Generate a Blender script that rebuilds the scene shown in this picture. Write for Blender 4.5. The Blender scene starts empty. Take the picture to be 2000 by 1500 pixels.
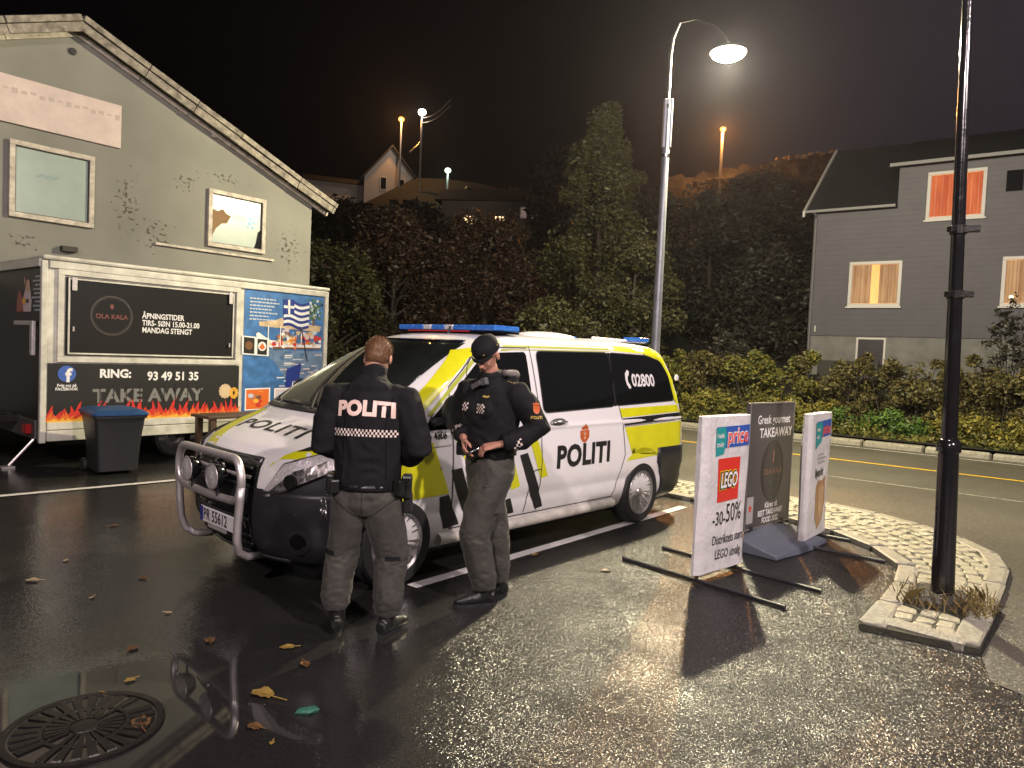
import bpy, bmesh, math, random
from math import sin, cos, pi, radians, sqrt, atan2, hypot
from mathutils import Vector, Matrix, noise
from mathutils.bvhtree import BVHTree
random.seed(7)
S = bpy.context.scene
COL = S.collection

# ------------------------------------------------------------ camera, world, lamps, exposure
cam_d = bpy.data.cameras.new('camera')
cam_d.sensor_width = 36.0
cam_d.lens = 1385 / 2000 * 36.0
cam_d.clip_end = 600
cam = bpy.data.objects.new('camera', cam_d)
COL.objects.link(cam)
_p, _r = radians(-2.49), radians(2.55)
_f = Vector((0, cos(_p), sin(_p))); _u0 = Vector((0, -sin(_p), cos(_p))); _r0 = Vector((1, 0, 0))
_u = _u0 * cos(_r) - _r0 * sin(_r); _rt = _r0 * cos(_r) + _u0 * sin(_r)
cam.matrix_world = Matrix(((_rt.x, _u.x, -_f.x, 0), (_rt.y, _u.y, -_f.y, 0), (_rt.z, _u.z, -_f.z, 1.72), (0, 0, 0, 1)))
S.camera = cam
S.view_settings.view_transform = 'Standard'
S.view_settings.look = 'None'
S.view_settings.gamma = 1.0
S.view_settings.exposure = 0.15

W = bpy.data.worlds.new('World'); S.world = W; W.use_nodes = True
nt = W.node_tree; nt.nodes.clear()
def wn(t, **k):
    n = nt.nodes.new(t)
    for a, b in k.items(): setattr(n, a, b)
    return n
wo = wn('ShaderNodeOutputWorld'); bg = wn('ShaderNodeBackground'); nt.links.new(bg.outputs[0], wo.inputs[0])
tc = wn('ShaderNodeTexCoord'); no = wn('ShaderNodeTexNoise'); no.inputs['Scale'].default_value = 1.6; no.inputs['Detail'].default_value = 5
nt.links.new(tc.outputs['Generated'], no.inputs['Vector'])
sx = wn('ShaderNodeSeparateXYZ'); nt.links.new(tc.outputs['Generated'], sx.inputs[0])
m1 = wn('ShaderNodeMapRange'); m1.inputs['From Min'].default_value = -0.12; m1.inputs['From Max'].default_value = 0.85
nt.links.new(sx.outputs['X'], m1.inputs['Value'])
m2 = wn('ShaderNodeMath', operation='MULTIPLY'); nt.links.new(m1.outputs[0], m2.inputs[0]); nt.links.new(no.outputs[0], m2.inputs[1])
cr = wn('ShaderNodeValToRGB')
cr.color_ramp.elements[0].color = (0.0009, 0.0007, 0.0008, 1); cr.color_ramp.elements[0].position = 0.17
cr.color_ramp.elements[1].color = (0.042, 0.034, 0.044, 1); cr.color_ramp.elements[1].position = 0.60
nt.links.new(m2.outputs[0], cr.inputs[0]); nt.links.new(cr.outputs[0], bg.inputs[0])
bg.inputs[1].default_value = 1.0

def lamp(name, loc, watts, color, radius=0.12):
    d = bpy.data.lights.new(name, 'POINT'); d.energy = watts; d.color = color; d.shadow_soft_size = radius
    o = bpy.data.objects.new(name, d); o.location = loc; COL.objects.link(o); return o
lamp('street_light_source', (3.30, 12.0, 6.60), 5800, (1.0, 0.88, 0.58), 0.11)
lamp('pole_light_source', (2.98, 5.0, 5.42), 320, (1.0, 0.88, 0.90), 0.12)
lamp('car_park_light_source', (-3.0, -8.0, 8.5), 4600, (1.0, 0.84, 0.84), 0.2)
lamp('car_park_light_source', (5.5, -2.5, 7.0), 3600, (1.0, 0.85, 0.84), 0.2)

# ------------------------------------------------------------ materials
def mat(name, col, rough=0.6, metal=0.0, var=0.0, vscale=8.0, bump=0.0, bscale=40.0, bdist=0.01, spec=0.5, coat=0.0, col2=None, emit=None, estr=0.0, sheen=0, trans=0.0, rvar=0.0):
    m = bpy.data.materials.new(name); m.use_nodes = True
    t = m.node_tree; b = t.nodes['Principled BSDF']
    b.inputs['Base Color'].default_value = (*col, 1); b.inputs['Roughness'].default_value = rough
    b.inputs['Metallic'].default_value = metal; b.inputs['Specular IOR Level'].default_value = spec
    b.inputs['Coat Weight'].default_value = coat; b.inputs['Coat Roughness'].default_value = 0.08
    b.inputs['Sheen Weight'].default_value = sheen
    b.inputs['Transmission Weight'].default_value = trans
    if emit: b.inputs['Emission Color'].default_value = (*emit, 1); b.inputs['Emission Strength'].default_value = estr
    c = t.nodes.new('ShaderNodeTexCoord')
    if var or col2 or rvar:
        n = t.nodes.new('ShaderNodeTexNoise'); n.inputs['Scale'].default_value = vscale; n.inputs['Detail'].default_value = 6; n.inputs['Roughness'].default_value = 0.62
        t.links.new(c.outputs['Object'], n.inputs['Vector'])
        if var or col2:
            r = t.nodes.new('ShaderNodeValToRGB'); r.color_ramp.elements[0].position = 0.32; r.color_ramp.elements[1].position = 0.7
            c2 = col2 or tuple(x * (1 + var) for x in col)
            c1 = col if col2 else tuple(x * (1 - var) for x in col)
            r.color_ramp.elements[0].color = (*c1, 1); r.color_ramp.elements[1].color = (*c2, 1)
            t.links.new(n.outputs[0], r.inputs[0]); t.links.new(r.outputs[0], b.inputs['Base Color'])
        if rvar:
            q = t.nodes.new('ShaderNodeMapRange'); q.inputs['From Min'].default_value = .3; q.inputs['From Max'].default_value = .7
            q.inputs['To Min'].default_value = max(0.02, rough - rvar); q.inputs['To Max'].default_value = min(1, rough + rvar)
            t.links.new(n.outputs[0], q.inputs['Value']); t.links.new(q.outputs[0], b.inputs['Roughness'])
    if bump:
        n = t.nodes.new('ShaderNodeTexNoise'); n.inputs['Scale'].default_value = bscale; n.inputs['Detail'].default_value = 4
        u = t.nodes.new('ShaderNodeBump'); u.inputs['Strength'].default_value = bump; u.inputs['Distance'].default_value = bdist
        t.links.new(c.outputs['Object'], n.inputs['Vector']); t.links.new(n.outputs[0], u.inputs['Height']); t.links.new(u.outputs[0], b.inputs['Normal'])
    return m

K = {}
def van_paint():
    m = mat('white_paint', (.80, .78, .78), .26, coat=.5); t = m.node_tree; b = t.nodes['Principled BSDF']; N = t.nodes.new; L = t.links.new
    c = N('ShaderNodeTexCoord'); s = N('ShaderNodeSeparateXYZ'); L(c.outputs['Object'], s.inputs[0])
    n = N('ShaderNodeTexNoise'); n.inputs['Scale'].default_value = 7; n.inputs['Detail'].default_value = 7; n.inputs['Roughness'].default_value = .7; L(c.outputs['Object'], n.inputs['Vector'])
    a = N('ShaderNodeMapRange'); a.inputs['From Min'].default_value = .75; a.inputs['From Max'].default_value = .25; a.inputs['To Min'].default_value = .0; a.inputs['To Max'].default_value = .55; L(s.outputs['Z'], a.inputs['Value'])
    q = N('ShaderNodeMath'); q.operation = 'MULTIPLY'; L(a.outputs[0], q.inputs[0]); L(n.outputs[0], q.inputs[1])
    n2 = N('ShaderNodeMath'); n2.operation = 'MULTIPLY_ADD'; n2.inputs[1].default_value = .10; L(n.outputs[0], n2.inputs[0]); L(q.outputs[0], n2.inputs[2])
    mx = N('ShaderNodeMix'); mx.data_type = 'RGBA'; L(n2.outputs[0], mx.inputs[0]); mx.inputs[6].default_value = (.82, .80, .80, 1); mx.inputs[7].default_value = (.22, .19, .15, 1); L(mx.outputs[2], b.inputs['Base Color'])
    r = N('ShaderNodeMath'); r.operation = 'MULTIPLY_ADD'; r.inputs[1].default_value = .9; r.inputs[2].default_value = .2; L(n2.outputs[0], r.inputs[0]); L(r.outputs[0], b.inputs['Roughness'])
    return m
K['white_paint'] = van_paint()
K['sill_paint'] = mat('sill_paint', (.52, .49, .44), .45, var=.25, vscale=9)
K['hivis'] = mat('hivis_yellow', (.68, .67, .012), .33, var=.07, vscale=5, coat=.3)
K['hivis_dim'] = mat('hivis_line', (.42, .47, .06), .35, coat=.3)
K['black_vinyl'] = mat('black_vinyl', (.013, .013, .014), .4)
K['black_plastic'] = mat('black_plastic', (.020, .020, .023), .42, bump=.12, bscale=300, bdist=.002, var=.25, vscale=6)
K['gloss_black'] = mat('gloss_black', (.006, .006, .007), .12)
K['dark_glass'] = mat('dark_glass', (.006, .007, .007), .04, spec=.6)
K['wind_glass'] = mat('windscreen_glass', (.012, .014, .013), .03, spec=.8, var=.5, vscale=1.5)
K['tyre'] = mat('tyre_rubber', (.012, .012, .012), .75, bump=.2, bscale=80)
K['alu'] = mat('brushed_aluminium', (.60, .56, .55), .38, metal=.65, var=.08, rvar=.07, vscale=14)
K['alu_rim'] = mat('alloy_rim', (.50, .49, .48), .3, metal=.85, var=.2, vscale=20)
K['chrome'] = mat('chrome', (.8, .8, .8), .08, metal=1)
K['lens'] = mat('clear_lens', (.50, .47, .48), .16, metal=.3, bump=.9, bscale=70, bdist=.01, col2=(.75, .72, .72), vscale=60)
K['lamp_inner'] = mat('headlight_interior', (.03, .03, .033), .10, metal=.6, bump=.9, bscale=38, bdist=.012, col2=(.42, .40, .40), vscale=26)
K['red_lens'] = mat('red_lens', (.28, .012, .012), .15)
K['blue_lens'] = mat('blue_lens', (.02, .10, .42), .12, col2=(.06, .22, .6), vscale=30, emit=(.03, .12, .5), estr=.12)
K['white_lens'] = mat('white_lens', (.55, .56, .6), .2)
K['red_strip'] = mat('red_strip', (.5, .03, .03), .3)
K['grey_line'] = mat('panel_gap', (.035, .035, .035), .7)
K['orange'] = mat('crest_orange', (.50, .10, .02), .5)
K['plate_white'] = mat('plate_white', (.7, .68, .68), .4)
K['plate_blue'] = mat('plate_blue', (.02, .03, .2), .4)
K['asphalt_kit'] = None
K['jacket'] = mat('black_jacket_fabric', (.0065, .0065, .0078), .85, spec=.3, bump=.25, bscale=260, bdist=.002, var=.3, vscale=9)
K['trouser'] = mat('grey_trouser_fabric', (.043, .040, .033), .72, bump=.3, bscale=240, bdist=.002, var=.28, vscale=7, sheen=.1)
K['skin'] = mat('skin', (.44, .215, .15), .5, var=.2, vscale=30, bump=.25, bscale=180, bdist=.002)
K['hair'] = mat('reddish_hair', (.17, .085, .04), .6, var=.35, vscale=60)
K['leather'] = mat('black_leather', (.012, .012, .012), .35, bump=.2, bscale=120, var=.3, rvar=.15)
K['reflect_white'] = mat('reflective_white', (.85, .62, .54), .45, emit=(1, .74, .65), estr=0.0)
K['checker_white'] = mat('checker_white', (.78, .66, .60), .45)
K['steel'] = mat('steel', (.55, .55, .55), .2, metal=1)
K['gold'] = mat('gold_thread', (.45, .33, .08), .5)
K['eye'] = mat('eye_white', (.6, .58, .55), .2)
K['grey_bag'] = mat('grey_hood_lining', (.13, .115, .11), .7, bump=.3, bscale=60)

class MB:
    """collects faces, each with a material slot"""
    def __init__(s): s.v = []; s.f = []; s.m = []
    def add(s, vs, fs, mi=0):
        n = len(s.v); s.v += [tuple(p) for p in vs]; s.f += [tuple(i + n for i in f) for f in fs]; s.m += [mi] * len(fs); return s
    def box(s, c, d, rot=0.0, mi=0, mtx=None):
        x, y, z = d[0] / 2, d[1] / 2, d[2] / 2
        vs = [Vector((a, b, e)) for e in (-z, z) for a, b in ((-x, -y), (x, -y), (x, y), (-x, y))]
        if mtx is None: mtx = Matrix.Rotation(rot, 3, 'Z')
        vs = [mtx @ p + Vector(c) for p in vs]
        return s.add(vs, [(0, 3, 2, 1), (4, 5, 6, 7), (0, 1, 5, 4), (1, 2, 6, 5), (2, 3, 7, 6), (3, 0, 4, 7)], mi)
    def b2(s, a, b, mi=0):
        return s.box([(a[i] + b[i]) / 2 for i in range(3)], [abs(b[i] - a[i]) for i in range(3)], mi=mi)
    def loft(s, rings, mi=0, caps=True, closed=True):
        n = len(rings[0]); vs = [p for r in rings for p in r]; fs = []
        for i in range(len(rings) - 1):
            for j in range(n if closed else n - 1):
                k = (j + 1) % n; fs.append((i * n + j, i * n + k, (i + 1) * n + k, (i + 1) * n + j))
        if caps: fs.append(tuple(range(n))[::-1]); fs.append(tuple((len(rings) - 1) * n + j for j in range(n)))
        return s.add(vs, fs, mi)
    def tube(s, pts, r, seg=12, mi=0, caps=True, side=None):
        P = [Vector(p) for p in pts]; R = []
        if not isinstance(r, (list, tuple)): r = [r] * len(P)
        prev = None
        for i, p in enumerate(P):
            t = (P[min(i + 1, len(P) - 1)] - P[max(i - 1, 0)]).normalized()
            if prev is None:
                ref = Vector(side) if side else (Vector((0, 0, 1)) if abs(t.z) < .9 else Vector((1, 0, 0)))
            else: ref = prev
            a = (ref - t * ref.dot(t)).normalized(); prev = a; b = t.cross(a)
            ra, rb = (r[i] if isinstance(r[i], (list, tuple)) else (r[i], r[i]))
            R.append([p + a * cos(2 * pi * k / seg) * ra + b * sin(2 * pi * k / seg) * rb for k in range(seg)])
        return s.loft(R, mi, caps)
    def lathe(s, prof, seg=32, mi=0, axis='z', c=(0, 0, 0), caps=True):
        R = []
        for r, h in prof:
            ring = []
            for k in range(seg):
                a = 2 * pi * k / seg; x, y = r * cos(a), r * sin(a)
                p = (x, y, h) if axis == 'z' else ((x, -h, y) if axis == 'y' else (h, x, y))
                ring.append(Vector(p) + Vector(c))
            R.append(ring)
        return s.loft(R, mi, caps)
    def ell(s, c, r, seg=20, rings=12, mi=0, mtx=None):
        R = []
        for i in range(rings + 1):
            a = pi * (i + .001) / (rings + .002) - pi / 2
            ring = [Vector((cos(a) * cos(2 * pi * k / seg) * r[0], cos(a) * sin(2 * pi * k / seg) * r[1], sin(a) * r[2])) for k in range(seg)]
            if mtx: ring = [mtx @ p for p in ring]
            R.append([p + Vector(c) for p in ring])
        return s.loft(R, mi)
    def build(s, name, mats, parent=None, smooth=False, bevel=0, loc=None, rotz=None, angle=40):
        me = bpy.data.meshes.new(name); me.from_pydata(s.v, [], s.f)
        if not isinstance(mats, (list, tuple)): mats = [mats]
        for m in mats: me.materials.append(m)
        if len(mats) > 1: me.polygons.foreach_set('material_index', s.m)
        if smooth:
            me.polygons.foreach_set('use_smooth', [True] * len(me.polygons))
            if smooth == 'auto': me.set_sharp_from_angle(angle=radians(angle))
        me.update()
        o = bpy.data.objects.new(name, me); COL.objects.link(o)
        if parent: o.parent = parent
        if loc: o.location = loc
        if rotz is not None: o.rotation_euler = (0, 0, rotz)
        if bevel:
            b = o.modifiers.new('bevel', 'BEVEL'); b.width = bevel; b.segments = 2; b.limit_method = 'ANGLE'
        return o

def thing(name, label, cat, loc=(0, 0, 0), rotz=0, group=None):
    o = bpy.data.objects.new(name, None); COL.objects.link(o); o.empty_display_size = .2
    o.location = loc; o.rotation_euler = (0, 0, rotz); o['label'] = label; o['category'] = cat
    if group: o['group'] = group
    return o
def tag(o, label, cat, group=None):
    o['label'] = label; o['category'] = cat
    if group: o['group'] = group
    return o
def struct(o): o['kind'] = 'structure'; return o
def stuff(o): o['kind'] = 'stuff'; return o

def text2d(s, size=.1, bold=0.0, shear=0.0, align='LEFT', space=1.0, sx=1.0):
    cu = bpy.data.curves.new('t', 'FONT'); cu.body = s; cu.size = size; cu.offset = bold; cu.shear = shear
    cu.align_x = align; cu.space_character = space; cu.resolution_u = 3; cu.space_line = .95
    o = bpy.data.objects.new('t', cu); COL.objects.link(o)
    dg = bpy.context.evaluated_depsgraph_get(); me = o.evaluated_get(dg).to_mesh()
    vs = [(v.co.x * sx, v.co.y) for v in me.vertices]; fs = [tuple(p.vertices) for p in me.polygons]
    o.evaluated_get(dg).to_mesh_clear(); bpy.data.objects.remove(o); bpy.data.curves.remove(cu)
    return vs, fs
def put_text(mb, s, O, U, V, mi=0, **k):
    vs, fs = text2d(s, **k); O, U, V = Vector(O), Vector(U), Vector(V)
    mb.add([O + U * a + V * b for a, b in vs], fs, mi)
def xz(mb, pts, y, mi=0):
    mb.add([(a, y, b) for a, b in pts], [tuple(range(len(pts)))], mi)
def rect(a, b, c, d): return [(a, b), (c, b), (c, d), (a, d)]
def disc(cx, cz, rx, rz=None, n=28):
    rz = rz or rx
    return [(cx + rx * cos(2 * pi * k / n), cz + rz * sin(2 * pi * k / n)) for k in range(n)]
def ringp(mb, cx, cz, r0, r1, y, mi=0, n=40, k=1.0):
    vs = [(cx + r * cos(2 * pi * i / n), y, cz + k * r * sin(2 * pi * i / n)) for r in (r0, r1) for i in range(n)]
    mb.add(vs, [(i, (i + 1) % n, n + (i + 1) % n, n + i) for i in range(n)], mi)

def decal(name, polys, bvh, to3d, d, mats, parent, off=.003, step=.06, mis=None, texts=()):
    """flat shapes pressed onto a curved surface: cut into small cells, then ray cast along d onto it"""
    bm = bmesh.new()
    def put(vs, fs, mi):
        bv = [bm.verts.new((a, b, 0)) for a, b in vs]
        for f in fs:
            try: bm.faces.new([bv[i] for i in f]).material_index = mi
            except ValueError: pass
    for i, p in enumerate(polys): put(p, [tuple(range(len(p)))], mis[i] if mis else 0)
    for (vs, fs, mi) in texts: put(vs, fs, mi)
    bmesh.ops.triangulate(bm, faces=bm.faces[:])
    xs = [v.co.x for v in bm.verts]; ys = [v.co.y for v in bm.verts]
    for ax, lo, hi in ((0, min(xs), max(xs)), (1, min(ys), max(ys))):
        k = lo + step
        while k < hi:
            co = (k, 0, 0) if ax == 0 else (0, k, 0); n = (1, 0, 0) if ax == 0 else (0, 1, 0)
            bmesh.ops.bisect_plane(bm, geom=bm.verts[:] + bm.edges[:] + bm.faces[:], plane_co=co, plane_no=n, dist=1e-6)
            k += step
    d = Vector(d).normalized(); bad = []
    for v in bm.verts:
        o = Vector(to3d(v.co.x, v.co.y)); h = bvh.ray_cast(o, d)
        if h[0] is None: bad.append(v); continue
        nn = h[1] if h[1].dot(d) < 0 else -h[1]
        v.co = h[0] + nn * off
    bmesh.ops.delete(bm, geom=bad, context='VERTS')
    me = bpy.data.meshes.new(name); bm.to_mesh(me); bm.free()
    # face towards the caster
    if len(me.polygons):
        fl = [p.normal.dot(d) for p in me.polygons]
        if sum(fl) > 0: me.flip_normals()
    for m in (mats if isinstance(mats, (list, tuple)) else [mats]): me.materials.append(m)
    me.polygons.foreach_set('use_smooth', [True] * len(me.polygons))
    o = bpy.data.objects.new(name, me); COL.objects.link(o); o.parent = parent
    return o
def T(s, x, z, mirror=1, mi=0, **k):
    """text as decal shapes; mirror=-1 runs the text towards -x"""
    vs, fs = text2d(s, **k)
    return ([(x + a * mirror, z + b) for a, b in vs], fs, mi)
def line(pts, w):
    out = []
    for (a, b), (c, d) in zip(pts, pts[1:]):
        L = hypot(c - a, d - b) or 1; nx, ny = -(d - b) / L * w / 2, (c - a) / L * w / 2
        out.append([(a + nx, b + ny), (c + nx, d + ny), (c - nx, d - ny), (a - nx, b - ny)])
    return out
def bvh_of(o):
    dg = bpy.context.evaluated_depsgraph_get(); return BVHTree.FromObject(o, dg)
def apply_mods(o):
    dg = bpy.context.evaluated_depsgraph_get(); me = bpy.data.meshes.new_from_object(o.evaluated_get(dg))
    o.modifiers.clear(); o.data = me; return o

# ------------------------------------------------------------ ground, road, terrain
RN = Vector((.61, .79, 0)).normalized(); RM = Vector((RN.y, -RN.x, 0))      # across / along the road
def rp(n, m, z=0): p = RN * n + RM * m; return (p.x, p.y, z)

def asphalt(name, base, lot):
    m = bpy.data.materials.new(name); m.use_nodes = True; t = m.node_tree; b = t.nodes['Principled BSDF']
    N = lambda ty: t.nodes.new(ty); L = t.links.new
    c = N('ShaderNodeTexCoord')
    n1 = N('ShaderNodeTexNoise'); n1.inputs['Scale'].default_value = 55; n1.inputs['Detail'].default_value = 3; L(c.outputs['Object'], n1.inputs['Vector'])
    vo = N('ShaderNodeTexVoronoi'); vo.inputs['Scale'].default_value = 95; L(c.outputs['Object'], vo.inputs['Vector'])
    n2 = N('ShaderNodeTexNoise'); n2.inputs['Scale'].default_value = .55; n2.inputs['Detail'].default_value = 5; L(c.outputs['Object'], n2.inputs['Vector'])
    r = N('ShaderNodeValToRGB'); r.color_ramp.elements[0].position = .3; r.color_ramp.elements[1].position = .75
    r.color_ramp.elements[0].color = (*[x * .6 for x in base], 1); r.color_ramp.elements[1].color = (*[x * 1.5 for x in base], 1)
    mx = N('ShaderNodeMath'); mx.operation = 'MULTIPLY_ADD'; mx.inputs[1].default_value = .5; L(n1.outputs[0], mx.inputs[0])
    mh = N('ShaderNodeMath'); mh.operation = 'MULTIPLY'; mh.inputs[1].default_value = .5; L(n2.outputs[0], mh.inputs[0]); L(mh.outputs[0], mx.inputs[2])
    L(mx.outputs[0], r.inputs[0]); L(r.outputs[0], b.inputs['Base Color'])
    # height of the aggregate
    hh = N('ShaderNodeMath'); hh.operation = 'SUBTRACT'; L(n1.outputs[0], hh.inputs[0]); L(vo.outputs['Distance'], hh.inputs[1])
    bu = N('ShaderNodeBump'); bu.inputs['Distance'].default_value = .006; L(hh.outputs[0], bu.inputs['Height'])
    vf = N('ShaderNodeTexVoronoi'); vf.inputs['Scale'].default_value = 92; L(c.outputs['Object'], vf.inputs['Vector'])
    va = N('ShaderNodeVectorMath'); va.operation = 'SUBTRACT'; va.inputs[1].default_value = (.5, .5, .5); L(vf.outputs['Color'], va.inputs[0])
    vm = N('ShaderNodeVectorMath'); vm.operation = 'MULTIPLY'; vm.inputs[1].default_value = (.78, .78, 0); L(va.outputs[0], vm.inputs[0])
    vs_ = N('ShaderNodeVectorMath'); vs_.operation = 'SCALE'; vs_.inputs['Scale'].default_value = .5; L(vm.outputs[0], vs_.inputs[0])
    vn = N('ShaderNodeVectorMath'); vn.operation = 'ADD'; L(vs_.outputs[0], vn.inputs[0])
    vz = N('ShaderNodeVectorMath'); vz.operation = 'NORMALIZE'; L(vn.outputs[0], vz.inputs[0])
    if lot:
        # standing water gathers round the drain (west), the east side is rough and only damp
        s = N('ShaderNodeSeparateXYZ'); L(c.outputs['Object'], s.inputs[0])
        nx = N('ShaderNodeTexNoise'); nx.inputs['Scale'].default_value = 1.1; nx.inputs['Detail'].default_value = 4; L(c.outputs['Object'], nx.inputs['Vector'])
        def dist(px, py, kx, ky):
            v = N('ShaderNodeVectorMath'); v.operation = 'SUBTRACT'; v.inputs[1].default_value = (px, py, 0); L(c.outputs['Object'], v.inputs[0])
            w = N('ShaderNodeVectorMath'); w.operation = 'MULTIPLY'; w.inputs[1].default_value = (kx, ky, 0); L(v.outputs[0], w.inputs[0])
            l = N('ShaderNodeVectorMath'); l.operation = 'LENGTH'; L(w.outputs[0], l.inputs[0])
            a = N('ShaderNodeMath'); a.operation = 'MULTIPLY_ADD'; a.inputs[1].default_value = 1.1; L(nx.outputs[0], a.inputs[0]); L(l.outputs['Value'], a.inputs[2])
            return a.outputs[0]
        def sm(v, lo, hi, a, bb):
            q = N('ShaderNodeMapRange'); q.interpolation_type = 'SMOOTHSTEP'; L(v, q.inputs['Value'])
            q.inputs['From Min'].default_value = lo; q.inputs['From Max'].default_value = hi
            q.inputs['To Min'].default_value = a; q.inputs['To Max'].default_value = bb; return q.outputs[0]
        d1 = dist(-1.55, 3.15, .95, 1.15)            # puddle at the drain
        pud = sm(d1, 1.2, 1.6, 1, 0)
        ax = N('ShaderNodeMath'); ax.operation = 'MULTIPLY_ADD'; ax.inputs[1].default_value = 1.0; L(nx.outputs[0], ax.inputs[0]); L(s.outputs['X'], ax.inputs[2])
        wet = sm(ax.outputs[0], -.35, .75, 1, 0)     # west: smooth wet film
        st = sm(wet, 0, 1, .9, .12)
        k = N('ShaderNodeMath'); k.operation = 'MULTIPLY'; L(st, k.inputs[0])
        inv = N('ShaderNodeMath'); inv.operation = 'SUBTRACT'; inv.inputs[0].default_value = 1.0; L(pud, inv.inputs[1]); L(inv.outputs[0], k.inputs[1])
        npz = N('ShaderNodeTexNoise'); npz.inputs['Scale'].default_value = 1.7; npz.inputs['Detail'].default_value = 5; npz.inputs['Roughness'].default_value = .65; L(c.outputs['Object'], npz.inputs['Vector'])
        pv_ = N('ShaderNodeMapRange'); pv_.inputs['From Min'].default_value = .36; pv_.inputs['From Max'].default_value = .62; pv_.inputs['To Min'].default_value = .5; pv_.inputs['To Max'].default_value = 1.0; L(npz.outputs[0], pv_.inputs['Value'])
        k2 = N('ShaderNodeMath'); k2.operation = 'MULTIPLY'; L(k.outputs[0], k2.inputs[0]); L(pv_.outputs[0], k2.inputs[1])
        L(k2.outputs[0], bu.inputs['Strength']); L(k2.outputs[0], vs_.inputs['Scale'])
        ro = sm(wet, 0, 1, .27, .16)
        rr = N('ShaderNodeMix'); L(pud, rr.inputs[0]); L(ro, rr.inputs[2]); rr.inputs[3].default_value = .035
        L(rr.outputs[0], b.inputs['Roughness'])
        b.inputs['Specular IOR Level'].default_value = .5
    else:
        bu.inputs['Strength'].default_value = .5; b.inputs['Roughness'].default_value = .42
    L(bu.outputs[0], vn.inputs[1]); L(vz.outputs[0], b.inputs['Normal'])
    return m
K['lot'] = asphalt('wet_lot_asphalt', (.021, .020, .019), True)
K['road'] = asphalt('road_asphalt', (.085, .080, .066), False)

g = MB(); g.add([(-70, -30, 0), (90, -30, 0), (90, 90, 0), (-70, 90, 0)], [(0, 1, 2, 3)])
struct(g.build('car_park_ground', K['lot']))
edge = [rp(11.0, -70)[:2], rp(11.0, -12)[:2], (1.0, 11.5), (2.0, 10.3), (2.42, 9.82), (3.56, 9.05), (4.0, 7.0), (3.6, 5.0), (2.94, 4.26), (2.75, 3.9), (3.6, 2.2), (5.0, .5), (9, -3), (30, -10)]
fm = [-70, -12, -9, -8, -7, -5, -2, 1, 4, 7, 10, 14, 22, 60]
ro = MB(); ro.add([(*p, .004) for p in edge] + [rp(17.25, m, .004) for m in fm], [(i, i + 1, len(edge) + i + 1, len(edge) + i) for i in range(len(edge) - 1)])
struct(ro.build('road', K['road']))

K['paint_white'] = mat('road_paint_white', (.60, .58, .56), .45, var=.2, vscale=30, bump=.3, bscale=80)
K['paint_yellow'] = mat('road_paint_yellow', (.62, .38, .03), .45, var=.15, vscale=20)
def strip(name, a, b, w, m, z=.008, segs=1):
    a, b = Vector((*a, z)), Vector((*b, z)); t = (b - a).normalized(); n = Vector((-t.y, t.x, 0)) * w / 2
    q = MB(); q.add([a - n, b - n, b + n, a + n], [(0, 1, 2, 3)])
    return q.build(name, m)
struct(strip('parking_line', (-.66, 5.05), (2.08, 8.28), .105, K['paint_white']))
struct(strip('parking_line', (-5.6, 6.94), (-.4, 12.08), .10, K['paint_white']))
struct(strip('parking_line', (-9.4, 10.3), (-4.2, 15.4), .10, K['paint_white']))
struct(strip('yellow_road_line', rp(14.35, -40)[:2], rp(14.2, 1.2)[:2], .12, K['paint_yellow']))
struct(strip('yellow_road_line', rp(14.2, 2.4)[:2], rp(14.1, 30)[:2], .14, K['paint_yellow']))
struct(strip('white_road_line', rp(16.75, -40)[:2], rp(16.75, 30)[:2], .08, K['paint_white']))
struct(strip('white_road_line', rp(11.9, -3)[:2], rp(11.6, 30)[:2], .09, mat('worn_paint', (.2, .19, .16), .5, var=.4, vscale=12)))

K['granite'] = mat('granite', (.24, .225, .18), .55, var=.28, vscale=18, bump=.6, bscale=35, bdist=.012)
K['sett'] = mat('granite_sett', (.32, .30, .22), .5, var=.3, vscale=9, bump=.7, bscale=28, bdist=.014)
K['joint'] = mat('joint_sand', (.035, .034, .02), .8, var=.4, vscale=20, bump=.6, bscale=60)
def stone_mesh(name, sx_, sy_, sz_, seed, m, jit=.012):
    rnd = random.Random(seed); bm = bmesh.new(); bmesh.ops.create_cube(bm, size=1)
    for v in bm.verts:
        v.co = Vector((v.co.x * sx_, v.co.y * sy_, v.co.z * sz_))
    bmesh.ops.bevel(bm, geom=bm.edges[:] + bm.verts[:], offset=min(sx_, sy_) * .13, segments=1, affect='EDGES')
    for v in bm.verts: v.co += Vector([rnd.uniform(-jit, jit) for _ in range(3)]) * (1 if v.co.z > 0 else .2)
    me = bpy.data.meshes.new(name); bm.to_mesh(me); bm.free(); me.materials.append(m); return me
def inst(name, me, loc, rotz, parent, sc=(1, 1, 1), tilt=0.0):
    o = bpy.data.objects.new(name, me); o.location = loc; o.rotation_euler = (random.uniform(-tilt, tilt), random.uniform(-tilt, tilt), rotz)
    o.scale = sc; COL.objects.link(o); o.parent = parent; return o
def poly_at(P, s):
    for a, b in zip(P, P[1:]):
        L = (b - a).length
        if s <= L or b is P[-1]: return a.lerp(b, s / L), (b - a).normalized()
        s -= L
def plen(P): return sum((b - a).length for a, b in zip(P, P[1:]))
def smoothp(P, it=2):
    for _ in range(it):
        Q = [P[0]]
        for a, b in zip(P, P[1:]): Q += [a.lerp(b, .25), a.lerp(b, .75)]
        P = Q + [P[-1]]
    return P
IN = smoothp([Vector(p) for p in [(.6, 10.3), (1.92, 8.95), (3.07, 7.83), (3.36, 7.3), (3.5, 6.54), (3.4, 5.97), (2.98, 5.39), (2.36, 4.62)]])
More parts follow.
